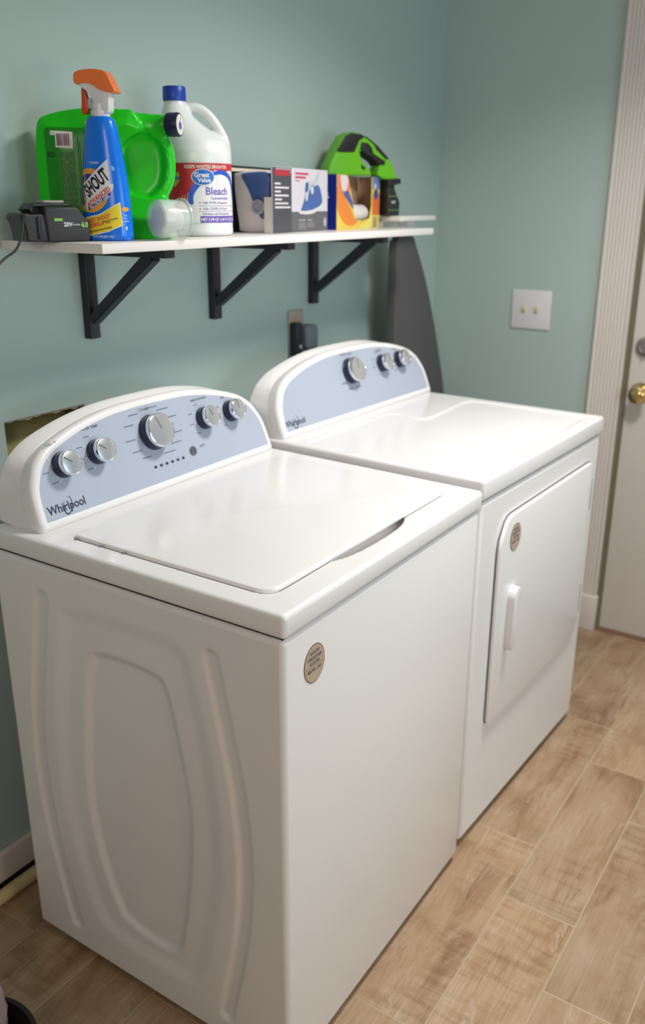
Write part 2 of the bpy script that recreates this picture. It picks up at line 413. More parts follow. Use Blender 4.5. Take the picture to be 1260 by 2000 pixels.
# door with fluted casing
cz0 = empty('trim_door', (RX, DY0, 0)); struct(cz0)
def casing(name, y0, y1, z0, z1, horiz=False):
    # fluted board: profile across its width
    W = abs(y1-y0) if not horiz else z1-z0; prof = []
    k = 60
    for i in range(k+1):
        t = i/k; d = .020
        if .08 < t < .92:
            d = .0185+.0010*math.cos((t-.08)/.84*2*math.pi*8)
        if t < .03 or t > .97: d = .015
        prof.append((t*W, d))
    V = []
    for a, d in prof:
        if horiz: V += [(RX-d, y0, z0+a), (RX-d, y1, z0+a)]
        else: V += [(RX-d, y0-a, z0), (RX-d, y0-a, z1)]
    F = [(2*i, 2*i+1, 2*i+3, 2*i+2) for i in range(k)]
    n_ = len(V)
    V += [(RX, V[0][1], V[0][2]), (RX, V[1][1], V[1][2]), (RX, V[2*k][1], V[2*k][2]), (RX, V[2*k+1][1], V[2*k+1][2])]
    F += [(0, 1, n_+1, n_), (2*k, 2*k+1, n_+3, n_+2), tuple([2*i for i in range(k+1)]+[n_+2, n_]), tuple([2*i+1 for i in range(k+1)]+[n_+3, n_+1])]
    o = pyd(name, V, F, TRIM, None, smooth=False); o.parent = cz0; o.matrix_parent_inverse = Matrix.Translation((-RX, -DY0, 0)); return o
casing('side_casing', -.603, -.712, .136, 2.05); casing('side_casing', DY1-.01, DY1-.119, .136, 2.05)
o = casing('head_casing', -.603, DY1-.119, 2.05, 2.16, True)
for y in (-.600, DY1-.007):
    o = box('plinth_block', RX-.026, RX, y-.118, y, 0, .136, TRIM, r=.003); o.parent = cz0; o.matrix_parent_inverse = Matrix.Translation((-RX, -DY0, 0))
struct(box('trim_door_jamb', RX-.004, RX+.08, DY0-.006, -.708, 0, 2.045, mat('jamb_gap_shade', (.16, .14, .09), .6)))  # dark olive colour stands in for shade in the gap beside the door
dr = empty('door_1', (RX+.004, DY0, 0)); struct(dr)
# door leaf, local coordinates: x into the wall, y along the wall
box('door_panel', 0, .04, DY1-DY0+.004, -.006, .012, 2.035, DOORM, dr, r=.003)
def knobM(y, z): return axis_M((0, y, z), (-1, 0, 0))
kn = lathe('door_knob', [(.033, 0), (.034, .004), (.030, .009), (.013, .012), (.011, .022), (.017, .030), (.026, .038), (.0285, .048), (.026, .058), (.016, .064), (.004, .0655)], BRASS, dr, M=knobM(-.052, .888))
db = lathe('deadbolt', [(.031, 0), (.032, .006), (.029, .012), (.020, .015), (.018, .014), (.003, .014)], GREYMET, dr, M=knobM(-.052, 1.040))
box('thumb_turn', -.030, -.012, -.055, -.049, 1.022, 1.058, GREYMET, db, r=.002)
struct(box('trim_threshold', RX-.006, RX+.10, DY1, DY0, .0, .011, mat('threshold_wood', (.25, .14, .09), .6, var=.15)))
# assumed window on the front wall (behind the camera), frame added around its light
wn_ = empty('window_assumed_1', (.55, FY, 1.45), math.pi/2); struct(wn_)
bm = bmesh.new()
for b in ((-.62, -.57, -.65, .65), (.57, .62, -.65, .65), (-.57, .57, .60, .65), (-.57, .57, -.65, -.60), (-.57, .57, -.012, .012)): box_bm(0, .03, b[0], b[1], b[2], b[3], bm=bm)
from_bm('assumed_window_frame', bm, TRIM, wn_, smooth=False)
box('assumed_window_pane', .002, .006, -.57, .57, -.60, .60, mat('assumed_window_glass', (.8, .88, .95), .05, alpha=.3), wn_)
# assumed ceiling lamp, out of view, housing added above its area light
cl = empty('assumed_ceiling_light', (CEIL[0], CEIL[1], CZ), 0, 'assumed white square ceiling light fixture above the machines, out of view', 'ceiling light')
box('assumed_lamp_housing', -.18, .18, -.18, .18, -.02, 0, PLASTW, cl, r=.005)
# ================================================================ WASHER
WO = (0.0, -.8175); WA = .0047; T = .927; HB = .8874; WW = .690; BD = .659
WA_E = empty('washing_machine', (WO[0], WO[1], 0), WA, 'white top-load washing machine with five knobs and sculpted side panel, left machine', 'washing machine')
inner = smoothpoly([(.400, .745), (.278, .747), (.243, .722), (.222, .632), (.205, .528), (.203, .45), (.209, .374), (.226, .26), (.243, .180), (.265, .152), (.317, .144), (.385, .157), (.408, .176), (.442, .259), (.464, .37), (.466, .45), (.463, .508), (.446, .64), (.428, .715)], 5)
outer = smoothpoly([(.47, .82), (.25, .832), (.19, .812), (.172, .76), (.150, .66), (.137, .57), (.131, .46), (.136, .36), (.160, .24), (.190, .130), (.25, .095), (.42, .10), (.475, .14), (.51, .24), (.532, .36), (.538, .46), (.532, .57), (.518, .66), (.497, .77)], 5)
slotR = smoothpoly([(.141, .815), (.128, .75), (.112, .67), (.096, .58), (.087, .48), (.087, .40), (.096, .30), (.112, .21), (.139, .085)], 5, False)
slotL = [(.674-p[0], p[1]) for p in slotR]
def side_relief(g):
    di = seg_dist(g, inner); do = seg_dist(g, outer); h = .0065*sstep((-di+.004)/.020)+.0050*sstep((-do+.004)/.042)
    for s in (slotR, slotL):
        ds = seg_dist(g, s, False); h = np.maximum(h, .0) + .0055*(1-sstep((ds-.006)/.014))
    bd = np.minimum.reduce([g[:, 0]-.013, BD-.013-g[:, 0], g[:, 1]-.030, .872-g[:, 1]]); return h*sstep(bd/.01)
field_box('cabinet', 0, WW, 0, BD, .02, .884, .010, '-x', 190, 260, side_relief, ENAMEL, WA_E)
box('shadow_gap', .006, WW-.006, .006, BD-.006, .880, .890, DARK, WA_E)
for fx in (.05, WW-.05):
    for fy in (.06, BD-.06): lathe('foot', [(.02, 0), (.022, .004), (.012, .008), (.012, .03)], NAVY, WA_E, 20, Matrix.Translation((fx, fy, 0)))
# top deck with scooped grip under the lid and a recess that seats the lid
lid_out = roundrect(.044, .640, .056, .488, (.012, .012, .028, .020))
scoop = smoothpoly([(.180, .075), (.205, .053), (.240, .0400), (.300, .0325), (.370, .0325), (.425, .039), (.460, .053), (.480, .075)], 5)
def deck_relief(g):
    dl = seg_dist(g, lid_out); dsx = seg_dist(g, scoop)
    h = .0045*sstep((-dl+.004)/.004)
    h = np.maximum(h, sstep((-dsx)/.007)*(.007+.018*np.clip((g[:, 1]-.032)/.030, 0, 1)))
    # slight roll of the deck towards its rim
    bd = np.minimum.reduce([g[:, 0]-.011, .709-g[:, 0], g[:, 1]-.007, .655-g[:, 1]]); return h*sstep(bd/.004)
SK = .050
field_box('top_deck', -.003, .694, -.004, .655, HB, T, .0085, '+z', 230, 220, deck_relief, ENAMEL, WA_E, skew=SK)
rings = []
for ins, z in ((.0035, T-.0035), (.0012, T-.003), (.0003, T-.001), (.0003, T+.0030), (.0012, T+.0044), (.0030, T+.0052), (.006, T+.0055)):
    rings.append([(x+SK*y*x/.694, y, z) for x, y in inset(lid_out, ins)])
lid = loft('lid', rings, ENAMEL, WA_E, angle=60)
for yy in (.47, .41, .355): box('hinge_pin', .0395, .044, yy, yy+.008, T-.0005, T+.0012, mat('grey_dot', (.2, .2, .22), .5), WA_E)

DOTM = mat('white_print', (.8, .8, .82), .5)
# ---- control console, shared builder
def console(root, u0, y0, z0, half, yb, knobs, big, logo_u, lettering, dryer=False):
    th = math.radians(20); sT, cT = math.sin(th), math.cos(th)
    hp = [(0, .193), (.07, .192), (.125, .188), (.19, .177), (.25, .160), (.285, .145), (.311, .125), (.326, .103), (.337, .079), (.3415, .05), (.343, .018)]
    hp = [(p[0]*half/.343, p[1]*(.985 if dryer else 1)) for p in hp]
    right = smoothpoly(hp, 5, False)
    corner = [(half, .006), (half-.0018, .0018), (half-.006, 0)]
    R = right+corner; outl = [(-x, h) for x, h in reversed(R[1:])] + R   # from lower left over the top to lower right
    outl = outl[::-1]
    if (sum(outl[i][0]*outl[(i+1) % len(outl)][1]-outl[(i+1) % len(outl)][0]*outl[i][1] for i in range(len(outl)))) < 0: outl = outl[::-1]
    def P(u, h, off=0): return (u0+u, y0+h*sT-off*cT, z0+h*cT+off*sT)
    rings = [[(u0+u*1.0, yb, z0+h*.93) for u, h in outl]]
    rings.append([(u0+u, (P(u, h, -.036)[1]+yb)/2, (P(u, h, -.036)[2]+z0+h*.93)/2+(.004 if h > .1 else 0)) for u, h in outl])
    def ring(ins, off): return [(P(u, max(h, 0.0004), off)) for u, h in inset(outl, ins)]
    rings += [ring(0, -.0345), ring(0, -.0335), ring(.0016, -.0330), ring(.0016, -.0322), ring(0, -.0317), ring(0, -.013)]
    for k in range(1, 7):
        a = math.pi/2*k/6; rings.append(ring(.011*(1-math.cos(a)), -.013+.013*math.sin(a)))
    rings += [ring(.0155, .0002), ring(.0165, -.0002), ring(.0172, -.0015), ring(.0173, -.004)]
    # lift rings that would dip below the deck
    rings = [[(x, y, max(z, z0-.001)) for x, y, z in r] for r in rings]
    cons = loft('control_console', rings, PLASTW, root, angle=35)
    mp = lambda u, v, o=0: P(u, v, -.0012+o)
    face = fill('control_panel', inset(outl, .0168), mp, GREYP, root, step=.05)
    mpt = lambda u, v: P(u, v, -.0006)
    for (kx, kh, r, ang) in knobs:
        M_ = Matrix.Translation(P(kx-u0, kh, 0))
        n = Vector((0, -cT, sT)); M_ = axis_M(P(kx-u0, kh, -.001), n, (1, 0, 0))
        kb = lathe('knob', [(r*1.03, 0), (r*1.03, .002), (r*.99, .003), (r*1.0, .016), (r*.97, .020)], NAVY, root, 48, M_)
        lathe('chrome_ring', [(r*.97, .0195), (r*1.0, .021), (r*1.0, .0265), (r*.965, .029), (r*.93, .0295), (r*.91, .0285)], CHROME, kb, 48, M_, cap0=False, cap1=False)
        lathe('knob_cap', [(r*.925, .026), (r*.925, .0286), (r*.7, .0298), (r*.35, .0304), (.001, .0306)], SILV, kb, 48, M_)
        pt = []
        ca, sa = math.cos(ang), math.sin(ang); w_ = .0011
        for (a, b) in ((.05*r, -w_), (.80*r, -w_), (.80*r, w_), (.05*r, w_)): pt.append(M_ @ Vector((a*ca-b*sa, a*sa+b*ca, .0309 if a < r*.5 else .0300)))
        pyd('pointer', pt, [(0, 1, 2, 3)], mat('pointer_ink', (.10, .10, .11), .5), kb, smooth=False)
    # printed marks around the knobs
    R_ = []; dots = []; SM = lambda u, v: P(u, v, -.0006)
    for (kx, kh, r, ang) in knobs:
        kk = kx-u0; bigk = r > .03
        if bigk and not dryer:
            for a in (25, 55, 90, 118, 150, 185, 215, 245, 285, 318, 345):
                ca, sa = math.cos(math.radians(a)), math.sin(math.radians(a)); L_ = .034 if ca > 0 else .026
                cu, cv = kk+ca*r*1.42, kh+sa*r*1.40
                R_.append((cu if ca > -.1 else cu-L_, cu+L_ if ca > -.1 else cu, cv-.0009, cv+.0009))
        elif bigk:
            for a in (70, 105, 215, 250, 290):
                ca, sa = math.cos(math.radians(a)), math.sin(math.radians(a)); cu, cv = kk+ca*r*1.45, kh+sa*r*1.45
                R_.append((cu-.012, cu+.012, cv-.0013, cv+.0013))
        else:
            for a in (100, 150, 190, 235):
                ca, sa = math.cos(math.radians(a)), math.sin(math.radians(a)); cu, cv = kk+ca*r*1.45, kh+sa*r*1.42
                R_.append((cu-.014, cu, cv-.0007, cv+.0007)); dots.append((cu+.003, cv))
    for q_ in R_: rects('scale_mark', [q_], mpt, INKG, root)
    if not dryer:
        for (a, b) in dots: pyd('scale_dot', [mpt(a+.0016*math.cos(2*math.pi*i/10), b+.0016*math.sin(2*math.pi*i/10)) for i in range(10)], [tuple(range(10))], DOTM, root, smooth=False)
    for L_ in lettering: text('lettering', [L_], mpt, INKG, root)
    lg = text('brand_lettering', [('Whirlpool', logo_u, .0345, .0225 if not dryer else .0215, 0, .012, 'LEFT', .92)], mpt, INK, root)
    # swirl ring through the brand lettering
    V = []; F = []; n_ = 30; cu, cv = logo_u+.046, .036
    for i in range(n_+1):
        a = math.radians(60-300*i/n_+20); wv = .0004+.0009*math.sin(math.pi*i/n_); 
        for s_ in (-1, 1):
            rr = .0155+s_*wv; ex, ey = rr*math.cos(a)*.62, rr*math.sin(a); V.append(mpt(cu+ex+ey*.28, cv+ey))
    for i in range(n_): F.append((2*i, 2*i+1, 2*i+3, 2*i+2))
    pyd('brand_swirl', V, F, INK, root, smooth=False)
    return P
wk = [(.112, .108, .0235, 2.45), (.197, .113, .0235, 2.45), (.350, .119, .0355, 1.85), (.508, .117, .0235, 1.9), (.598, .116, .0235, 1.7)]
U0 = .367
P_ = console(WA_E, U0, .538, T, .343, .655, wk, 2, -.318, [('SOIL LEVEL', .107-U0, .150, .0078, 0, .01), ('WATER TEMP', .195-U0, .1605, .0078, 0, .01), ('CYCLES', .345-U0, .168, .0078, 0, .01), ('FABRIC SOFTENER', .508-U0, .160, .0062, 0, .01), ('EXTRA RINSE', .600-U0, .151, .0062, 0, .01), ('START', .478-U0, .062, .0058, 0, .01)])
rects('status_lights', [(.326-U0+i*.0165, .333-U0+i*.0165, .0475, .0525) for i in range(6)], lambda u, v: P_(u, v, -.0005), INK, WA_E)
n20 = Vector((0, -math.cos(math.radians(20)), math.sin(math.radians(20))))
lathe('start_button', [(.0098, 0), (.0098, .002), (.008, .0035), (.001, .0032)], mat('grey_button', (.16, .17, .18), .25, metal=.5), WA_E, 32, axis_M(P_(.446-U0, .0575, -.001), n20, (1, 0, 0)))
def sticker(root, x, z, y, label=None):
    mp = lambda u, v: (x+u, y-.0006, z+v)
    mp2 = lambda u, v: (x+u, y-.0009, z+v); mp3 = lambda u, v: (x+u, y-.0011, z+v)
    el = lambda a, b, n=40: [(a*math.cos(2*math.pi*i/n), b*math.sin(2*math.pi*i/n)) for i in range(n)]
    a, b = .0285, .033
    s = pyd('oval_sticker', [mp(*p) for p in el(a, b)], [tuple(range(40))], mat('sticker_brown', (.20, .055, .035), .4), root, smooth=False, recalc=False)
    pyd('sticker_face', [mp2(*p) for p in el(a-.0014, b-.0014)], [tuple(range(40))], mat('sticker_tan', (.46, .37, .26), .35), s, smooth=False, recalc=False)
    text('lettering', [('REGISTER', 0, .0195, .0085, 0, .004, 'CENTER', .75), ('ENREGISTRER', 0, .0105, .0085, 0, .004, 'CENTER', .75), ('REGISTRE', 0, .0015, .0085, 0, .004, 'CENTER', .75), ('800-901-1301', 0, -.0105, .0085, 0, .006, 'CENTER', .80)], mp3, mat('sticker_blue', (.03, .03, .14), .5), s)
    rects('rule_line', [(-.024, .024, -.0041, -.0034)], mp3, mat('sticker_red', (.35, .08, .04), .5), s)
sticker(WA_E, .079, .8145, 0)
# ================================================================ DRYER
DO = (.7202, -.804); DA = -.0405; H = .9392; HD = .8907; DW = .7237; DD = .70
DR = empty('clothes_dryer', (DO[0], DO[1], 0), DA, 'white front-load clothes dryer with three knobs and a handled door, right machine', 'clothes dryer')
field_box('cabinet', 0, DW, 0, DD, .02, .888, .012, '-y', 2, 2, lambda g: np.zeros(len(g)), ENAMEL, DR)
box('shadow_gap', .006, DW-.006, .006, DD-.006, .884, .894, DARK, DR)
for fx in (.05, DW-.05):
    for fy in (.06, DD-.06): lathe('foot', [(.02, 0), (.022, .004), (.012, .008), (.012, .03)], NAVY, DR, 20, Matrix.Translation((fx, fy, 0)))
dtop = [(.032, .022), (.684, .030), (.692, .33), (.682, .372), (.640, .380), (.430, .365), (.408, .372), (.402, .39), (.418, .455), (.405, .478), (.032, .478)]
def dry_relief(g):
    d = seg_dist(g, dtop); h = .0035*sstep((-d+.006)/.012)
    bd = np.minimum.reduce([g[:, 0]-.011, DW-.009-g[:, 0], g[:, 1]-.007, DD-.009-g[:, 1]]); return h*sstep(bd/.006)
field_box('top_deck', -.003, DW+.003, -.004, DD, HD, H, .0085, '+z', 200, 200, dry_relief, ENAMEL, DR)
dk = [(.345, .122, .0335, 1.5), (.501, .121, .0235, 1.6), (.592, .120, .0235, 1.6)]
console(DR, .368, .527, H, .360, .645, dk, 0, -.347, [('DRYNESS', .500-.368, .158, .0070, 0, .01), ('SIGNAL', .592-.368, .152, .0070, 0, .01)], dryer=True)
# door: raised slab with clipped upper-left corner
dp = [(.092, .318), (.0915, .60), (.0925, .750), (.098, .775), (.122, .812), (.140, .822), (.160, .824), (.635, .829), (.655, .824), (.664, .806), (.668, .60), (.668, .40), (.655, .345), (.610, .318), (.50, .306), (.30, .303), (.110, .305), (.096, .308)]
dpoly = []
for i in range(len(dp)): dpoly.append(dp[i])
g_ = prism('door_seam', inset(dpoly, -.0025), -.0012, .001, mat('seam_grey', (.16, .16, .16), .6), DR)
door = prism('door', dpoly, -.011, -.0008, ENAMEL, DR, r=.004, seg=4)
hr = smoothpoly([(.150, .492), (.1495, .60), (.152, .627), (.162, .641), (.178, .6405), (.186, .632), (.183, .622), (.174, .617), (.1725, .60), (.1725, .50), (.170, .492)], 4)
prism('door_handle', hr, -.030, -.0105, PLASTW, door, r=.005, seg=3)
# shallow thumb recess outline beside the handle
tube('grip_outline', [(.176, -.0112, .500), (.192, -.0112, .505), (.203, -.0112, .53), (.207, -.0112, .565), (.203, -.0112, .60), (.192, -.0112, .628)], .0013, ENAMEL, door, 6, 5)
for z in (.736, .427): box('hinge', .657, .664, -.0125, -.010, z-.044, z+.044, SILV, door, r=.0008)
sticker(DR, .168, .765, -.0112)
# ================================================================ SHELF and brackets
ZS, ZB = 1.4115, 1.3942
sh = tag(box('wall_shelf', .212, 1.488, -.278, -.0005, ZB, ZS, SHELFM, r=.0012, seg=2), 'long white laminate shelf mounted above the two machines', 'shelf')
def bracket(x, lab):
    r = empty('shelf_bracket', (x, 0, ZB), 0, lab, 'shelf bracket', 'black shelf brackets')
    w_ = .014
    box('wall_arm', -w_, w_, -.021, -.0005, -.192, 0, BLACKM, r, r=.002)
    box('shelf_arm', -w_, w_, -.250, -.021, -.0175, -.0003, BLACKM, r, r=.002)
    # diagonal brace in the y-z plane
    a = Vector((0, -.018, -.150)); b = Vector((0, -.205, -.012)); d = (b-a).normalized(); nn = Vector((0, -d.z, d.y))*.0135
    pts = [a-nn-d*.01, b-nn, b+nn, a+nn]; bm = bmesh.new()
    for s in (-1, 1):
        for p in pts: bm.verts.new((s*w_*.9, min(p.y, -.012), min(p.z, -.003)))
    bm.verts.ensure_lookup_table(); v = bm.verts
    for f in ((0, 1, 2, 3), (4, 5, 6, 7), (0, 1, 5, 4), (1, 2, 6, 5), (2, 3, 7, 6), (3, 0, 4, 7)): bm.faces.new([v[i] for i in f])
    bmesh.ops.recalc_face_normals(bm, faces=bm.faces)
    bmesh.ops.bevel(bm, geom=bm.edges[:], offset=.002, segments=2, affect='EDGES')
    from_bm('diagonal_brace', bm, BLACKM, r)
    return r
bracket(.413, 'black triangular shelf bracket at left, below the blue spray bottle')
bracket(.822, 'black triangular shelf bracket in the middle of the three')
bracket(1.262, 'black triangular shelf bracket at right, above the wall outlet')

# ================================================================ THINGS ON THE SHELF
# ---- battery on charger
bt = empty('battery_charger', (.195, -.133, ZS), math.radians(-18), 'black battery sitting in its corded charger at the shelf left end', 'battery charger'); bt.scale = (.95, 1, .95)
BK = mat('black_plastic', (.018, .018, .020), .42, bump=.2, bscale=300); BK2 = mat('charcoal_plastic', (.032, .030, .033), .5)
cb = smoothpoly([(-.032, .002), (-.033, .016), (-.036, .034), (-.041, .044), (-.038, .051), (-.030, .053), (-.022, .051)], 3, False)+[(.000, .052), (.012, .050), (.014, .001)]
prism('charger_body', cb, -.026, .050, BK, bt, r=.006, seg=3)
bat = prism('battery', [(.008, .0005), (.088, .0005), (.092, .006), (.092, .035), (.072, .060), (.066, .064), (.006, .064), (.004, .05)], -.030, .045, BK2, bt, r=.004, seg=3)
prism('battery_rail', [(-.014, .052), (-.010, .064), (.064, .0655), (.060, .069), (.020, .072), (-.010, .070), (-.020, .060)], -.015, .038, BK, bt, r=.002)
box('release_tab', .012, .052, -.010, .02, .071, .0755, mat('beige_tab', (.42, .36, .33), .5), bat, r=.001)
box('side_rib', -.012, -.004, -.0295, -.020, .006, .046, BK, bt, r=.003)
fm = plane_mp((.004, -.030, 0), (1, 0, 0), (0, 0, 1), .0004)
rects('label_frame', [(.017, .085, .0433, .0439), (.017, .085, .0226, .0231), (.017, .0175, .0226, .0439)], fm, mat('label_grey', (.12, .13, .12), .6), bat)
text('lettering', [('20V', .044, .032, .0105, 0, .05), ('LITHIUM', .060, .0315, .0040, 0, .03)], fm, mat('label_white', (.6, .6, .6), .6), bat)
GRN = mat('label_green', (.22, .55, .08), .5)
text('green_lettering', [('4.0', .077, .031, .0125, 0, .05, 'CENTER', .9)], fm, GRN, bat)
rects('green_flash', [(.0175, .034, .0385, .0435)], fm, GRN, bat)
tube('power_cord', [(-.026, -.012, .050), (-.034, -.026, .050), (-.044, -.042, .034), (-.056, -.058, .012), (-.078, -.080, -.010), (-.12, -.11, -.03), (-.20, -.15, -.10), (-.25, -.14, -.25)], .0022, BK, bt, 10, 6)

# ---- green detergent jug
JG = mat('green_jug_plastic', (.008, .56, .008), .30, coat=.2, spec=.35, sss=.12)
jug = empty('detergent_jug', (.372, -.120, ZS), math.radians(-46), 'large green detergent jug with dark cap standing behind the blue spray bottle', 'detergent jug')
body_poly = smoothpoly([(-.111, .006), (-.117, .035), (-.118, .068), (-.1165, .155), (-.112, .200), (-.103, .217), (-.072, .2275), (-.033, .234), (.005, .2365), (.045, .234), (.066, .232), (.080, .200), (.048, .178), (.036, .15), (.036, .118), (.046, .088), (.08, .078), (.12, .077), (.134, .060), (.138, .034), (.131, .006), (.11, .0), (-.09, .0)], 4)
bm = prism_bm(body_poly, -.040, .040, .010, 2)
add_bm(bm, prism_bm([(.03, .19), (.112, .20), (.125, .08), (.03, .08)], -.011, .011))     # web inside the grip
hpts = smoothpoly([(.075, .210, 0), (.100, .198, 0), (.120, .182, 0), (.1285, .155, 0), (.1275, .12, 0), (.117, .092, 0), (.097, .074, 0)], 5, False)
def tube_bm(pts, r, sy=1, seg=16):
    o = tube('t', [(p[0], 0, p[1]) for p in pts], r, None, None, seg); b = bmesh.new(); b.from_mesh(o.data); bpy.data.objects.remove(o)
    for v in b.verts: v.co.y *= sy
    return b
add_bm(bm, tube_bm(hpts, .0135, 2.1))
o = tube('t', [(.01, 0, .203), (.04, 0, .207), (.075, -.003, .2085), (.105, -.010, .2085), (.132, -.022, .2085)], [.036, .028, .0225, .0195, .0185], None, None, 24, 4); b2 = bmesh.new(); b2.from_mesh(o.data); bpy.data.objects.remove(o); add_bm(bm, b2)
jb = from_bm('jug_body', bm, JG, jug); remesh(jb, .0035, 12, .5)
CP = Vector((.131, -.0215, .2085)); CD = Vector((math.cos(math.radians(-24)), math.sin(math.radians(-24)), 0)); CS = Vector((0, 0, 1)).cross(CD)
CAPN = mat('dark_purple_cap', (.012, .010, .05), .35)
cap = lathe('cap', [(.0205, 0), (.0215, .002), (.0215, .022), (.0200, .0245), (.004, .0245)], CAPN, jug, 40, axis_M(CP, CD, (0, 0, 1)))
cm = lambda u, v, o=0: tuple(CP+CD*(.0246+o)+CS*u+Vector((0, 0, v)))
circ = lambda r, n=28, cx=0, cy=0, sy=1: [(cx+r*math.cos(2*math.pi*i/n), cy+sy*r*math.sin(2*math.pi*i/n)) for i in range(n)]
def disc(name, poly, mp, mt, par): return pyd(name, [mp(*p) for p in poly], [tuple(range(len(poly)))], mt, par, smooth=False, recalc=False)
disc('emblem', circ(.0185), lambda u, v: cm(u, v, .0002), mat('emblem_cream', (.66, .55, .34), .4), cap)
disc('emblem_white', circ(.0165), lambda u, v: cm(u, v, .0004), mat('emblem_white', (.72, .72, .74), .4), cap)
disc('emblem_flower', circ(.0072, cy=-.002), lambda u, v: cm(u, v, .0006), mat('emblem_violet', (.16, .10, .36), .4), cap)
disc('emblem_stem', [(-.001, .002), (.001, .002), (.003, .013), (.0015, .013)], lambda u, v: cm(u, v, .0006), mat('emblem_navy', (.05, .04, .15), .4), cap)
_n = len(jb.data.vertices); _co = np.empty(_n*3); jb.data.vertices.foreach_get('co', _co); _co = _co.reshape(-1, 3)
_d = -seg_dist(_co[:, [0, 2]], body_poly); _co[:, 1] *= .66+.40*sstep(_d/.050); jb.data.vertices.foreach_set('co', _co.ravel()); jb.data.update()
jv = bvh_of(jb); jm = proj_mp(jv, (0, 0, 0), (1, 0, 0), (0, 0, 1), .0006)
DG = mat('dark_green_label', (.003, .25, .003), .35)
fill('back_label', roundrect(-.098, -.022, .020, .200, .008), jm, DG, jug, .008)
jm2 = proj_mp(jv, (0, 0, 0), (1, 0, 0), (0, 0, 1), .0012); jm3 = proj_mp(jv, (0, 0, 0), (1, 0, 0), (0, 0, 1), .0024)
fill('yellow_stripe', [(-.0225, .211), (-.010, .211), (-.013, .10), (-.0245, .10)], jm2, mat('yellow_print', (.62, .70, .03), .4), jug, .008)
fill('barcode', [(-.0780, .194), (-.0455, .192), (-.0470, .163), (-.0785, .165)], jm2, mat('barcode_white', (.75, .72, .70), .5), jug, .004)
fill('barcode_flag', [(-.087, .194), (-.078, .194), (-.078, .186), (-.087, .186)], jm2, mat('barcode_white', (.75, .72, .70), .5), jug, .004)
rr_ = []; x = -.0748
while x < -.0515:
    ww = random.choice((.0007, .0011, .0017)); rr_ += [(x, x+ww, .1680+.0035*k, .1680+.0035*(k+1)) for k in range(6)]; x += ww+random.choice((.0008, .0012))
rects('barcode_bars', rr_, jm3, mat('barcode_ink', (.12, .04, .08), .5), jug)
GI = mat('green_ink', (.003, .07, .003), .5)
rr_ = []
for k in range(10):
    xx = -.071+k*.0027; z0_ = .158; 
    while z0_ > .05: l_ = random.uniform(.006, .02); rr_.append((xx, xx+.0011, z0_-l_, z0_)); z0_ -= l_+.002
for k in range(3):
    xx = -.041+k*.003; rr_.append((xx, xx+.0013, .06, .195-.01*k))
rects('fine_print', rr_, jm2, GI, jug)
text('lettering', [('ED', -.088, .152, .012, 0, .03)], jm2, GI, jug)

# ---- clear dosing cup on its side
cup = empty('dosing_cup', (.372, -.2545, ZS+.0388), 0, 'clear plastic dosing cup lying on its side below the green jug spout', 'dosing cup')
CLR = mat('clear_plastic', (.82, .92, .88), .12, alpha=.34, coat=.7)
Mc = axis_M((0, 0, 0), (.97, -.24, 0), (0, 0, 1))
lathe('cup_wall', [(.001, 0), (.030, 0), (.035, .004), (.0365, .012), (.0355, .040), (.034, .056), (.0385, .058), (.0385, .061), (.0335, .061), (.0325, .058), (.034, .040), (.035, .012), (.030, .003), (.001, .002)], CLR, cup, 48, Mc, cap0=False, cap1=False)
lathe('inner_collar', [(.001, .006), (.024, .006), (.026, .010), (.026, .036), (.020, .040), (.019, .052), (.017, .053), (.0165, .040), (.001, .038)], mat('milky_plastic', (.80, .78, .74), .4, alpha=.92), cup, 40, Mc)

# ---- blue stain remover spray bottle
SB = mat('blue_bottle_plastic', (.000, .175, .80), .25, coat=.25)
sp = empty('spray_bottle', (.318, -.186, ZS), math.radians(-66), 'blue stain remover trigger spray bottle with orange and white head', 'spray bottle')
prof = [(.000, .0415, .026), (.003, .0455, .0295), (.010, .0465, .0305), (.040, .0460, .030), (.075, .0445, .029), (.110, .0420, .0275), (.140, .0380, .0255), (.165, .0345, .0235), (.190, .0305, .022), (.204, .0275, .021), (.2105, .0250, .0195), (.2145, .0205, .0175), (.2165, .0150, .0145)]
rings = []
for z, a, b in prof:
    r = []
    for k in range(64):
        t = 2*math.pi*k/64; c, s = math.cos(t), math.sin(t); e = 2/2.35
        r.append((a*math.copysign(abs(c)**e, c)-.001*z/.2, b*math.copysign(abs(s)**e, s), z))
    rings.append(r)
sbody = loft('bottle_body', rings, SB, sp, angle=60)
sv = bvh_of(sbody); sm = lambda off: proj_mp(sv, (0, 0, 0), (1, 0, 0), (0, 0, 1), off)
WHT = mat('spray_white', (.72, .71, .73), .3, sss=.1); ORG = mat('orange_plastic', (.88, .20, .045), .28, coat=.3)
lathe('neck', [(.017, .214), (.0175, .224), (.0150, .226), (.0150, .236)], WHT, sp, 32)
k_ = .00112
def hp_(pts, n=3): return smoothpoly([((x-200)*k_, .2165+(228-y)*.00102) for x, y in pts], n)
prism('spray_head', hp_([(172, 176), (194, 176), (206, 184), (222, 190), (220, 205), (217, 224), (195, 224), (193, 206), (189, 196), (183, 189), (176, 183)]), -.0125, .0125, WHT, sp, r=.004, seg=3, angle=50)
prism('head_shroud', hp_([(166, 159), (180, 154.5), (200, 154), (215, 157), (222, 164), (228, 178), (233, 190), (226, 192), (214, 190), (203, 185), (193, 178), (180, 176), (168, 178), (163.5, 172)]), -.0155, .0155, ORG, sp, r=.005, seg=4, angle=50)
prism('trigger', hp_([(173, 183), (178, 189), (181, 205), (180.5, 223), (170.5, 224), (171.5, 205)]), -.007, .007, mat('orange_trigger', (.62, .07, .01), .3), sp, r=.002, seg=2)
box('piston', (181-200)*k_, (196-200)*k_, -.006, .006, .228, .246, mat('frosted_piston', (.62, .60, .66), .4, alpha=.8), sp, r=.002)
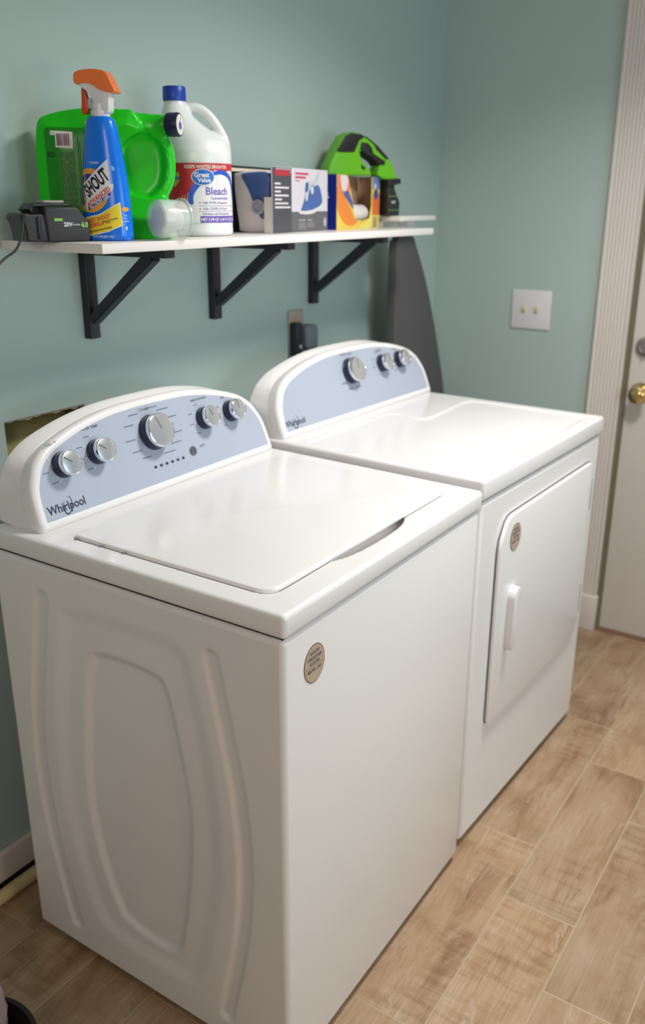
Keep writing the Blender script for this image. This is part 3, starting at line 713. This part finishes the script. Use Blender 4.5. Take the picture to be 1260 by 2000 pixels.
# label art, u from -.045 to .045, v height
PW = mat('print_white', (.78, .80, .85), .4); PO = mat('print_orange', (.80, .36, .04), .4); PY = mat('print_yellow', (.85, .66, .03), .4)
PB = mat('print_black', (.008, .008, .012), .4); PR = mat('print_red', (.72, .10, .05), .4); PN = mat('print_navy', (.012, .03, .30), .4)
def ringpoly(cx, cz, r1, r2, a0, a1, n=24):
    o = [(cx+r1*math.cos(math.radians(a0+(a1-a0)*i/n)), cz+r1*math.sin(math.radians(a0+(a1-a0)*i/n))) for i in range(n+1)]
    return o+[(cx+r2*math.cos(math.radians(a1-(a1-a0)*i/n)), cz+r2*math.sin(math.radians(a1-(a1-a0)*i/n))) for i in range(n+1)]
art = fill('label_swirl', ringpoly(-.022, .089, .0385, .029, -70, 290, 48)[:], sm(.0005), PO, sp, .004)
fill('label_swirl_blue', ringpoly(-.022, .089, .029, .020, 20, 340, 40), sm(.0006), PN, sp, .004)
fill('label_word_outline', [(-.034, .100), (.0165, .143), (.017, .137), (.020, .102), (.025, .100), (.024, .090), (.0195, .087), (.020, .079), (-.028, .052), (-.032, .060), (-.030, .072)], sm(.0009), PW, sp, .004)
text('label_name', [('SHOUT', -.0075, .101, .032, .66, .035, 'CENTER', .52, .10)], sm(.0012), PB, sp, .005)
text('label_advanced', [('ADVANCED', -.004, .0775, .0118, .58, .04, 'CENTER', .86, .1)], sm(.0012), PR, sp, .005)
fill('label_gel_band', [(-.026, .0535), (.0195, .079), (.0195, .0865), (-.026, .061)], sm(.0011), PN, sp, .004)
text('label_action_gel', [('ACTION GEL', -.003, .0700, .0090, .52, .03, 'CENTER', .86, .1)], sm(.0015), PW, sp, .005)
text('label_ultra', [('TOUGH', -.009, .1365, .0052, 0, .02)], sm(.0007), PW, sp)
fill('label_flag_edge', [(-.034, .0425), (-.004, .0480), (.0345, .0690), (.0370, .0280), (.012, .0170), (-.037, .0070), (-.0325, .0250)], sm(.0007), PW, sp, .004)
fill('label_flag', [(-.0325, .0410), (-.004, .0465), (.0335, .0668), (.0355, .0288), (.012, .0184), (-.0350, .0090), (-.0310, .0250)], sm(.0009), PY, sp, .004)
text('label_flag_lettering', [('BEST SHOUT', -.006, .0395, .0100, .24, .03, 'CENTER', .80), ('FORMULA', -.014, .0288, .0100, .22, .03, 'CENTER', .80)], sm(.0013), PR, sp, .005)
text('label_flag_small', [('FIGHTS STAINS', .0155, .0375, .0042, .24, .02), ('FAST', .012, .0335, .0042, .22, .02), ('STAIN FIGHTING POWER', -.006, .0200, .0044, .20, .02)], sm(.0013), PB, sp, .005)
text('label_volume', [('22 FL OZ (651 mL)', .000, .0085, .0052, 0, .02)], sm(.0007), PW, sp, .005)
fill('label_badge', circ(.0042, 16, .0405, .0565), sm(.0006), PO, sp, .002)
text('label_side_print', [('Tilt', .0405, .0455, .0042), ('To', .0405, .0405, .0042), ('Lock', .0405, .0355, .0042), ('f', .0415, .0225, .0085, 0, .03)], sm(.0006), PW, sp)
fill('cap_stripe', [(.0225, .132), (.0275, .129), (.0275, .122), (.0225, .125)], sm(.0006), mat('print_lightblue', (.20, .48, .80), .4), sp, .003)

# ---- bleach bottle
BW = mat('white_bottle_plastic', (.76, .79, .79), .3, sss=.3, coat=.15)
BA = math.radians(-138)      # direction the label faces
bl = empty('bleach_bottle', (.628, -.138, ZS), 0, 'white bleach bottle with blue cap and red wrap label, between jug and iron box', 'bleach bottle')
bp = [(.066, 0), (.0725, .002), (.0745, .007), (.0745, .012), (.0740, .020), (.0740, .140), (.0745, .143), (.0755, .150), (.0755, .165), (.0735, .172), (.0655, .185), (.052, .212), (.038, .235), (.0275, .250), (.0225, .262), (.0215, .270)]
bm = bmesh.new()
v_dir = Vector((math.cos(math.radians(-45)), math.sin(math.radians(-45)), 0)); w_dir = Vector((-v_dir.y, v_dir.x, 0))   # towards the handle, and across
rings = []
for r, z in bp[:9]: rings.append([tuple((v_dir*math.cos(2*math.pi*k/64)+w_dir*math.sin(2*math.pi*k/64))*r+Vector((0, 0, z))) for k in range(64)])
for z, L, R, b in ((.172, -.0755, .0745, .0738), (.190, -.0755, .068, .066), (.203, -.0750, .048, .058), (.215, -.0742, .030, .050), (.226, -.0725, .014, .043), (.236, -.0705, .002, .037), (.247, -.0680, -.008, .031), (.257, -.0645, -.014, .026), (.264, -.0620, -.0165, .0225), (.272, -.0610, -.0185, .0212)):
    rings.append([tuple(v_dir*((L+R)/2+(R-L)/2*math.cos(2*math.pi*k/64))+w_dir*(b*math.sin(2*math.pi*k/64))+Vector((0, 0, z))) for k in range(64)])
o = loft('t', rings, None, None); b2 = bmesh.new(); b2.from_mesh(o.data); bpy.data.objects.remove(o); add_bm(bm, b2)
hpt = [v_dir*s_+Vector((0, 0, z)) for s_, z in ((-.026, .250), (-.006, .2575), (.014, .2540), (.034, .2385), (.050, .2160), (.061, .1930), (.064, .170))]
o = tube('t', [tuple(p) for p in hpt], [.009, .0095, .0100, .0100, .0105, .011, .012], None, None, 16, 5); b2 = bmesh.new(); b2.from_mesh(o.data); bpy.data.objects.remove(o); add_bm(bm, b2)
bb_ = from_bm('bottle_body', bm, BW, bl); remesh(bb_, .0030, 3, .5)
lathe('cap', [(.0235, .268), (.0245, .272), (.0240, .2935), (.0225, .2960), (.002, .2960)], mat('blue_cap', (.008, .05, .38), .35), bl, 48, Matrix.Translation(v_dir*-.0398))
lv = bvh_of(bb_); LM = lambda off: cyl_mp(lv, BA, .074, off)
RED = mat('label_red', (.55, .03, .045), .35); LB = mat('label_blue', (.02, .10, .58), .35); LWH = mat('label_white', (.80, .79, .82), .35); VIO = mat('label_violet', (.14, .07, .45), .35)
fill('wrap_label', [(-.12, .028), (.112, .028), (.112, .147), (-.12, .147)], LM(.0006), LWH, bl, .007)
fill('label_red_field', [(-.119, .146), (.111, .146), (.111, .131), (.085, .133), (.060, .128), (.040, .133), (-.005, .110), (-.022, .085), (-.024, .062), (-.030, .045), (-.119, .045)], LM(.0010), RED, bl, .006)
fill('label_blue_arc', smoothpoly([(.020, .122), (.045, .132), (.070, .130), (.092, .118), (.104, .098), (.110, .075), (.104, .070), (.097, .092), (.086, .111), (.066, .122), (.045, .124), (.020, .114), (.000, .096), (-.010, .080), (-.010, .066), (-.019, .066), (-.021, .082), (-.010, .104)], 3), LM(.0013), LB, bl, .006)
fill('label_blue_wave', [(-.100, .047), (-.082, .047), (-.066, .055), (-.070, .078), (-.088, .066), (-.100, .06)], LM(.0012), VIO, bl, .006)
fill('label_gold_badge', [(-.062, .128), (-.038, .128), (-.038, .112), (-.050, .098), (-.062, .112)], LM(.0014), mat('badge_gold', (.55, .48, .10), .4), bl, .004)
fill('badge_band', [(-.062, .120), (-.038, .120), (-.038, .113), (-.062, .113)], LM(.0016), mat('badge_blue', (.15, .25, .40), .4), bl, .004)
oe = lambda a, b, cx, cy, n=30: [(cx+a*math.cos(2*math.pi*i/n), cy+b*math.sin(2*math.pi*i/n)) for i in range(n)]
fill('brand_oval_edge', oe(.0245, .0165, .012, .1185), LM(.0016), LWH, bl, .005)
fill('brand_oval', oe(.0230, .0150, .012, .1185), LM(.0018), mat('brand_blue', (.01, .14, .55), .35), bl, .005)
text('brand_lettering', [('Great', .009, .1225, .0130, 0, .03, 'CENTER', 1), ('Value', .014, .1125, .0120, 0, .03)], LM(.0021), LWH, bl, .005)
text('label_headline', [('KEEPS WHITES BRIGHTER', .022, .1385, .0092, 0, .03, 'CENTER', .93)], LM(.0014), mat('headline_print', (.78, .66, .60), .4), bl, .005)
text('label_name', [('Bleach', .044, .0905, .0215, 0, .012, 'CENTER', 1.02)], LM(.0010), VIO, bl, .005)
text('label_concentrated', [('Concentrated', .050, .0772, .0082, 0, .004)], LM(.0010), VIO, bl, .005)
text('label_claims', [('Kills 99.9% of bacteria*', .010, .0680, .0066, 0, .008, 'LEFT'), ('Kills COVID-19 Virus*', .010, .0560, .0066, 0, .008, 'LEFT'), ('Disinfects and Deodorizes', .008, .0460, .0064, 0, .008, 'LEFT')], LM(.0010), mat('claims_ink', (.20, .16, .36), .5), bl, .006)
text('label_bullets', [('\u2022', .0035, .0680, .010, 0, .02), ('\u2022', .0035, .0555, .010, 0, .02)], LM(.0010), RED, bl)
rr_ = []
for z in (.0620, .0510):
    for i in range(26): rr_.append((.000+i*.0043, .0043+i*.0043, z-.0003, z+.0003))
rects('label_rules', rr_, LM(.0010), VIO, bl)
fill('label_volume_band', [(.003, .0285), (.1115, .0285), (.1115, .0415), (.003, .0415)], LM(.0011), VIO, bl, .006)
text('label_volume', [('NET 3.78 QT (121 FL OZ) 3.57 L', .004, .0345, .0078, 0, .03, 'LEFT', .95)], LM(.0014), LWH, bl, .005)
# pale swooshes on the red field
for k in range(3):
    fill('label_swoosh', smoothpoly([(-.042+.006*k, .045), (-.040+.006*k, .06), (-.033+.006*k, .085), (-.0335+.006*k, .068), (-.038+.006*k, .045)], 3), LM(.0013), mat('swoosh', (.72, .38, .30), .4), bl, .005)

# ---- box of an iron: open carton
ib = empty('iron_box', (.791, -.218, ZS), math.radians(9), 'grey and white open carton with a picture of a steam iron, behind bleach bottle', 'box')
L_, Hh, Dp, t_ = .305, .146, .118, .0018
GREYC = mat('carton_white', (.62, .60, .66), .45); BLK = mat('carton_black', (.015, .015, .02), .4); GRY = mat('carton_grey', (.12, .12, .13), .45); CGR = mat('carton_column', (.07, .07, .08), .4)
cart = bmesh.new()
box_bm(0, L_, 0, t_, 0, Hh, bm=cart); box_bm(L_-t_, L_, 0, Dp, 0, Hh, bm=cart); box_bm(0, L_, t_, Dp, 0, t_, bm=cart)
from_bm('carton', cart, GREYC, ib, smooth=False)
box('back_panel', -.004, L_, Dp-t_, Dp, 0, Hh+.004, BLK, ib)
prism('top_flap', [(-.002, 0), (L_-.01, 0), (L_-.03, .012), (.02, .015)], 0, t_, CREAM, ib).matrix_local = Matrix.Translation((0, Dp-.012, Hh-.008)) @ Matrix.Rotation(math.radians(-55), 4, 'X')
# end flap swung open to the left, dark printed outside and pale inside
o = box('end_flap', -.040, 0, -t_/2, t_/2, .004, Hh-.004, BLK, ib); o.matrix_local = Matrix.Translation((0, Dp-.002, 0)) @ Matrix.Rotation(math.radians(-38), 4, 'Z')
fl = box('front_end_flap', -.020, 0, -t_/2, t_/2, .002, Hh*.55, CREAM, ib); fl.matrix_local = Matrix.Translation((.0005, .003, 0)) @ Matrix.Rotation(math.radians(-100), 4, 'Z')
bmp = lambda off: plane_mp((0, 0, 0), (1, 0, 0), (0, 0, 1), off)
rects('column_print', [(.001, .098, .001, Hh-.001)], bmp(.0004), CGR, ib)
rects('lower_band_print', [(.098, L_-.001, .001, .048)], bmp(.0004), GRY, ib)
rects('chrome_print', [(.018, .094, Hh-.012, Hh-.002)], bmp(.0006), mat('chrome_print', (.45, .45, .48), .3, metal=.4), ib)
rects('red_print', [(.012, .090, Hh-.019, Hh-.006)], bmp(.0008), mat('carton_red', (.42, .03, .05), .4), ib)
WI = mat('carton_text_white', (.62, .60, .64), .5); RI = mat('carton_text_red', (.55, .06, .08), .5)
rr_ = []
for k, wd in enumerate((.030, .072, .030, .070, .036, .068, .080)): z = .110-.0086*k; rr_.append((.012, .012+wd, z-.0022, z+.0022))
rects('feature_print', rr_, bmp(.0006), WI, ib)
rects('title_print', [(.118, .190, .132, .1365), (.118, .176, .1235, .128), (.118, .142, .117, .119)], bmp(.0006), RI, ib)
rr_ = [(.135, .172, .026, .030), (.185, .212, .026, .030)]+[(.135, .175, .020-.004*k, .0215-.004*k) for k in range(4)]+[(.185, .222, .020-.004*k, .0215-.004*k) for k in range(3)]
rects('small_print', rr_, bmp(.0006), mat('carton_text_grey', (.30, .30, .32), .5), ib)
disc('seal_print', circ(.008, 20, .288, .022, 1.4), bmp(.0006), mat('carton_text_pale', (.45, .45, .48), .5), ib)
# printed picture of an iron on the carton front
BLI = mat('picture_blue', (.06, .13, .38), .35); 
prI = lambda pts, n=4: smoothpoly(pts, n)
disc('picture_sole', prI([(.145, .043), (.215, .043), (.270, .060), (.272, .067), (.215, .052), (.146, .050)]), bmp(.0007), mat('picture_cream', (.66, .64, .62), .4), ib)
disc('picture_body', prI([(.152, .050), (.215, .053), (.268, .067), (.262, .095), (.245, .110), (.205, .106), (.178, .090), (.160, .065)]), bmp(.0009), BLI, ib)
disc('picture_handle', prI([(.172, .075), (.176, .105), (.196, .118), (.228, .120), (.247, .140), (.252, .139), (.244, .113), (.212, .104), (.192, .094), (.184, .075)]), bmp(.0011), mat('picture_pale', (.52, .55, .60), .4), ib)
disc('picture_knob', circ(.013, 20, .212, .096, 1.1), bmp(.0013), mat('picture_dark', (.10, .14, .25), .4), ib)
disc('picture_spot', circ(.008, 18, .210, .098, 1.2), bmp(.0015), mat('picture_light', (.62, .64, .68), .4), ib)
disc('picture_tank', prI([(.172, .095), (.178, .115), (.190, .112), (.186, .095)]), bmp(.0013), BLI, ib)
# ---- the iron inside the open carton
IW = mat('iron_pale', (.68, .62, .61), .4); IB = mat('iron_blue', (.05, .10, .30), .25, coat=.4)
ir = empty('steam_iron', (.802, -.205, ZS+.004), math.radians(9), 'blue and white steam iron sticking out of the open carton end', 'iron')
ipoly = smoothpoly([(.012, .0), (.080, .0), (.090, .02), (.100, .115), (.088, .130), (.020, .132), (.006, .115), (.004, .02)], 4)
bm = prism_bm([(y, z) for y, z in ipoly], 0, .020, .006, 3)
M_ = Matrix(((0, 1, 0, .006), (1, 0, 0, 0), (0, 0, 1, 0), (0, 0, 0, 1)))
o = from_bm('heel_plate', bm, IW, ir); o.data.transform(M_); 
bm = prism_bm(smoothpoly([(.004, .045), (.026, .028), (.045, .060), (.062, .095), (.078, .124), (.060, .130), (.006, .128), (.002, .09)], 4), 0, .05, .006, 3)
o = from_bm('iron_body', bm, IB, ir); o.data.transform(Matrix(((0, 1, 0, .002), (1, 0, 0, -.0), (0, 0, 1, 0), (0, 0, 0, 1))))
lathe('cord_guard', [(.0145, 0), (.0165, .003), (.0165, .009), (.012, .010), (.011, .004), (.002, .004)], mat('iron_grey', (.30, .31, .38), .35), ir, 32, axis_M((.0025, .030, .055), (-1, 0, 0)))
# ---- trash-bag box
tb = empty('trash_bag_box', (1.148, -.162, ZS), math.radians(7), 'orange, yellow and blue trash bag box with open front, right of iron box', 'box')
L2, H2, D2 = .285, .139, .062
bm = bmesh.new(); box_bm(L2-.0015, L2, 0, D2, 0, H2, bm=bm); box_bm(0, L2, D2-.0015, D2, 0, H2, bm=bm); box_bm(0, L2, 0, D2, 0, .0015, bm=bm)
from_bm('carton', bm, CARD, tb, smooth=False)
BLU = mat('bagbox_blue', (.005, .018, .25), .35)
bs = box('blue_end', -.0008, .0010, 0, D2, 0, H2, BLU, tb)
fpoly = [(0, 0), (L2, 0), (L2, H2), (.228, H2-.003), (.228, .062), (.215, .028), (.165, .020), (.125, .024), (.108, .045), (.100, .075), (.068, H2-.001), (0, H2)]
prism('front_panel', fpoly, -.0005, .0010, mat('bagbox_yellow', (.80, .60, .08), .35), tb)
fr = lambda off: plane_mp((0, -.0005, 0), (1, 0, 0), (0, 0, 1), off)
disc('pink_print', [(.002, H2-.001), (.066, H2-.002), (.085, .100), (.058, .095), (.004, .105)], fr(.0004), mat('bagbox_coral', (.75, .22, .10), .35), tb)
disc('white_print', smoothpoly([(.022, H2-.004), (.060, H2-.004), (.068, .118), (.055, .097), (.035, .095)], 4), fr(.0006), mat('bagbox_white', (.75, .66, .68), .35), tb)
disc('blue_print', [(.028, .098), (.074, .098), (.098, .072), (.104, .050)], fr(.0006), mat('bagbox_violet', (.10, .10, .36), .35), tb)
disc('orange_swoosh', smoothpoly([(.002, .112), (.040, .090), (.090, .050), (.110, .030), (.132, .019), (.100, .010), (.055, .014), (.020, .035), (.003, .060)], 4), fr(.0005), mat('bagbox_orange', (.80, .25, .04), .35), tb)
rects('strip_print', [(.232, .283, .105, H2-.001)], fr(.0004), mat('bagbox_stripblue', (.15, .24, .50), .35), tb)
disc('strip_dot', circ(.015, 20, .257, .092), fr(.0006), mat('bagbox_dot', (.03, .10, .35), .35), tb)
disc('strip_dot_pale', circ(.009, 20, .250, .112), fr(.0007), mat('bagbox_pale', (.60, .60, .68), .35), tb)
rects('strip_coral', [(.234, .283, .036, .092)], fr(.0005), mat('bagbox_red', (.75, .17, .06), .35), tb)
rects('strip_bars', [(.240, .244, .002, .030), (.248, .256, .002, .030), (.260, .266, .002, .030)], fr(.0005), mat('bagbox_bars', (.25, .22, .30), .4), tb)
disc('yellow_glow', smoothpoly([(.140, .003), (.215, .027), (.226, .055), (.229, .003)], 3), fr(.0005), mat('bagbox_lemon', (.85, .75, .15), .35), tb)
text('lettering', [('R', .0015, .088, .022, 0, .04)], plane_mp((-.0012, .030, 0), (0, -1, 0), (0, 0, 1), .0003), PW, tb)
# roll of white bags inside
rl = tag(lathe('bag_roll', [(.001, 0), (.022, 0), (.0235, .004), (.0235, .115), (.022, .12), (.001, .12)], mat('bag_white', (.74, .71, .66), .5, bump=.6, bscale=30), None, 32, Matrix.Translation((0, 0, 0))), 'roll of white trash bags inside the open-front box', 'trash bag roll')
rl.matrix_world = Matrix.Translation((1.148, -.162, ZS)) @ Matrix.Rotation(math.radians(7), 4, 'Z') @ Matrix.Translation((.105, .030, .040)) @ Matrix.Rotation(math.pi/2, 4, 'Y')
rl2 = tag(box('bag_bundle', 0, .16, 0, .045, 0, .014, mat('bag_white2', (.74, .71, .66), .5, bump=.6, bscale=30), None, r=.005), 'flat folded white bag under the roll inside the box', 'trash bag')
rl2.matrix_world = Matrix.Translation((1.148, -.162, ZS)) @ Matrix.Rotation(math.radians(7), 4, 'Z') @ Matrix.Translation((.075, .008, .002))

# ---- white rail and hand vacuum
rail = empty('wall_rail', (1.52, 0, ZS), 0, 'white raised rail at the shelf right end under the green vacuum', 'rail')
WR = mat('rail_white', (.68, .68, .66), .4)
box('rail_bar', -.072, .155, -.190, -.120, .0170, .0320, WR, rail, r=.003)
box('rail_lower_lip', -.072, .035, -.125, -.115, .001, .0175, WR, rail, r=.002)
box('rail_post', .030, .075, -.160, -.002, .0012, .0175, WR, rail, r=.002)
box('wall_plate', -.072, .13, -.115, -.0005, .012, .026, WR, rail, r=.002)
VG = mat('vac_green', (.13, .46, .012), .35); VB = mat('vac_black', (.012, .012, .012), .5); VL = mat('vac_lightgreen', (.20, .48, .08), .4)
vc = empty('hand_vacuum', (1.20, -.035, 1.4115), math.radians(-22), 'green and black cordless hand vacuum behind the trash bag box', 'hand vacuum')
def vp(pts, n=0): return smoothpoly(pts, n) if n else pts
VBODY = [(.055, .161), (.063, .174), (.078, .200), (.105, .242), (.128, .252), (.162, .248), (.180, .241), (.217, .219), (.264, .184), (.279, .166), (.295, .134), (.269, .131), (.246, .133), (.222, .144), (.229, .169), (.218, .180), (.170, .204), (.158, .204), (.165, .181), (.187, .164), (.198, .154), (.202, .141), (.130, .1405), (.054, .1405)]
vb = prism('vacuum_body', VBODY, -.022, .022, VG, vc, r=.004, seg=3)
prism('motor_cover', [(.079, .200), (.107, .241), (.128, .2495), (.162, .2475), (.176, .240), (.157, .232), (.139, .200), (.096, .199)], -.0245, .0245, VB, vc, r=.003)
prism('grip_top', [(.178, .243), (.218, .221), (.262, .186), (.251, .185), (.218, .208), (.207, .223), (.182, .238)], -.0245, .0245, VB, vc, r=.002)
prism('grip_pad', [(.162, .228), (.186, .226), (.200, .215), (.207, .199), (.250, .180), (.247, .169), (.229, .168), (.217, .179), (.170, .202), (.158, .208)], -.0245, .0245, VB, vc, r=.004)
prism('battery_collar', [(.258, .132), (.305, .135), (.307, .121), (.284, .117), (.284, .112), (.259, .110)], -.026, .026, VB, vc, r=.003)
vbt = prism('battery', [(.260, .111), (.284, .112), (.296, .087), (.306, .071), (.305, .033), (.260, .033)], -.024, .024, mat('vac_battery', (.016, .018, .016), .5), vc, r=.004)
text('lettering', [('20V', .281, .070, .010, 0, .04)], plane_mp((0, -.0242, 0), (1, 0, 0), (0, 0, 1), .0004), mat('vac_print', (.45, .5, .45), .5), vbt)
rects('green_lines', [(.262, .294, .0860, .0872), (.262, .302, .0480, .0490)], plane_mp((0, -.0242, 0), (1, 0, 0), (0, 0, 1), .0004), VL, vbt)
prism('nozzle_slot', [(.164, .170), (.180, .160), (.174, .155), (.164, .160)], -.0228, -.018, VB, vc)

# ================================================================ WALL THINGS
# ironing board leaning upright in the corner
ibd = empty('ironing_board', (1.70, -.10, 0), 0, 'dark grey ironing board standing upright in the corner beside the dryer', 'ironing board')
bpo = smoothpoly([(-.140, 1.330), (-.130, 1.368), (-.108, 1.386), (-.066, 1.389), (-.030, 1.376), (-.002, 1.338), (.045, 1.270), (.092, 1.190), (.150, 1.068), (.200, .95), (.243, .830), (.285, .62), (.310, .35), (.314, .10), (.300, .012), (.200, .003), (.0, .003), (-.120, .006), (-.143, .05), (-.145, .50), (-.143, .95)], 5)
prism('padded_cover', bpo, -.018, .010, BOARD, ibd, r=.008, seg=4)
bm = bmesh.new()
for (a, b) in (((-.10, .012, 1.2), (.10, .018, .02)), ((.0, .012, 1.15), (-.06, .020, .02))):
    o = tube('t', [a, ((a[0]+b[0])/2, .03, (a[2]+b[2])/2), b], .010, None, None, 10, 6); b2 = bmesh.new(); b2.from_mesh(o.data); bpy.data.objects.remove(o); add_bm(bm, b2)
from_bm('folding_legs', bm, GREYMET, ibd)
# power outlet with plugs
ot = empty('wall_outlet', (1.182, 0, 1.128), 0, 'beige wall outlet below the right bracket with plugs in it', 'wall outlet')
box('cover_plate', -.036, .036, -.006, -.0005, -.062, .062, mat('outlet_beige', (.42, .36, .32), .4), ot, r=.003)
box('socket', -.014, .014, -.0075, -.005, .016, .042, mat('socket_tan', (.50, .32, .18), .4), ot, r=.001)
box('socket', -.014, .014, -.0075, -.005, -.042, -.016, mat('socket_tan', (.50, .32, .18), .4), ot, r=.001)
pg = empty('power_plug', (1.165, -.0076, 1.118), 0, 'black power plug in the left of the wall outlet', 'plug')
box('plug_body', -.020, .008, -.026, 0, -.055, .040, mat('plug_black', (.015, .02, .03), .5), pg, r=.005)
lathe('cable_hole', [(.006, 0), (.006, .003), (.001, .003)], mat('plug_spot', (.25, .30, .33), .5), pg, 16, axis_M((-.004, -.026, -.028), (0, -1, 0)))
tube('plug_cord', [(-.004, -.014, -.054), (-.004, -.013, -.09), (-.006, -.010, -.15), (-.010, -.008, -.3), (-.02, -.008, -.6)], .004, mat('cord_grey', (.10, .13, .15), .5), pg, 10, 4)
pg2 = empty('power_adapter', (1.200, -.0076, 1.112), 0, 'rounded grey power adapter in the wall outlet, right of the black plug', 'power adapter')
prism('adapter_body', roundrect(-.024, .036, -.034, .036, .014), -.040, 0, mat('adapter_grey', (.11, .13, .15), .45), pg2, r=.008)
tube('adapter_cord', [(.006, -.018, -.030), (.006, -.018, -.06), (.010, -.014, -.14), (.01, -.01, -.3), (.0, -.01, -.6)], .003, mat('cord_grey', (.10, .13, .15), .5), pg2, 10, 4)
# light switch on the right wall
sw = empty('light_switch', (RX, -.3745, 1.1325), 0, 'white two-gang light switch plate on the right wall', 'light switch')
box('cover_plate', -.006, -.0003, -.070, .070, -.066, .066, mat('plate_white', (.72, .70, .73), .3), sw, r=.003)
for yy in (.024, -.022):
    tg = box('toggle', -.0075, -.005, yy-.0055, yy+.0055, -.013, .013, IVORY, sw, r=.0005)
    o = box('toggle_lever', -.018, -.006, yy-.0035, yy+.0035, .000, .009, IVORY, tg, r=.0015)
# ================================================================ FLOOR THINGS at the left
rod = tag(tube('pale_pipe', [(-.9, -.030, .0165), (-.3, -.030, .0165), (.40, -.030, .0165)], .0155, mat('pale_yellow_plastic', (.58, .50, .26), .35, var=.15), None, 20), 'pale yellow pipe lying on the floor along the left baseboard', 'pipe')
# dark waste bin with clear liner
wb = empty('waste_bin', (-.326, -.374, 0), 0, 'dark round bin at the bottom left edge holding a clear plastic bag', 'waste bin')
lathe('bin_body', [(.085, 0), (.095, .003), (.112, .10), (.118, .104), (.118, .110), (.110, .110), (.108, .10), (.092, .012), (.001, .010)], mat('bin_brown', (.022, .015, .013), .45), wb, 56)
bg = empty('plastic_bag', (-.326, -.374, .011), 0, 'clear crumpled plastic bag standing in the dark bin at the left edge', 'plastic bag')
V = []; F = []; nu, nv = 40, 24
for j in range(nv+1):
    t = j/nv; z = .003+.33*t; rr0 = .068*(math.sin(math.pi*min(1, t*.92+.10))**.55)
    for i in range(nu):
        a = 2*math.pi*i/nu; rr = rr0*(1+.10*math.sin(5*a+7*t)+.06*math.sin(11*a-9*t)+.04*random.uniform(-1, 1))
        V.append((rr*math.cos(a), rr*math.sin(a), z))
for j in range(nv):
    for i in range(nu): F.append((j*nu+i, j*nu+(i+1) % nu, (j+1)*nu+(i+1) % nu, (j+1)*nu+i))
F.append(tuple(range(nu))); pyd('bag_film', V, F, mat('bag_film', (.60, .50, .50), .15, alpha=.55, coat=.5), bg, angle=60)
lathe('bag_contents', [(.001, .006), (.035, .006), (.050, .05), (.052, .15), (.04, .22), (.001, .24)], mat('bag_contents', (.42, .20, .16), .6, var=.4, vscale=20), bg, 24)
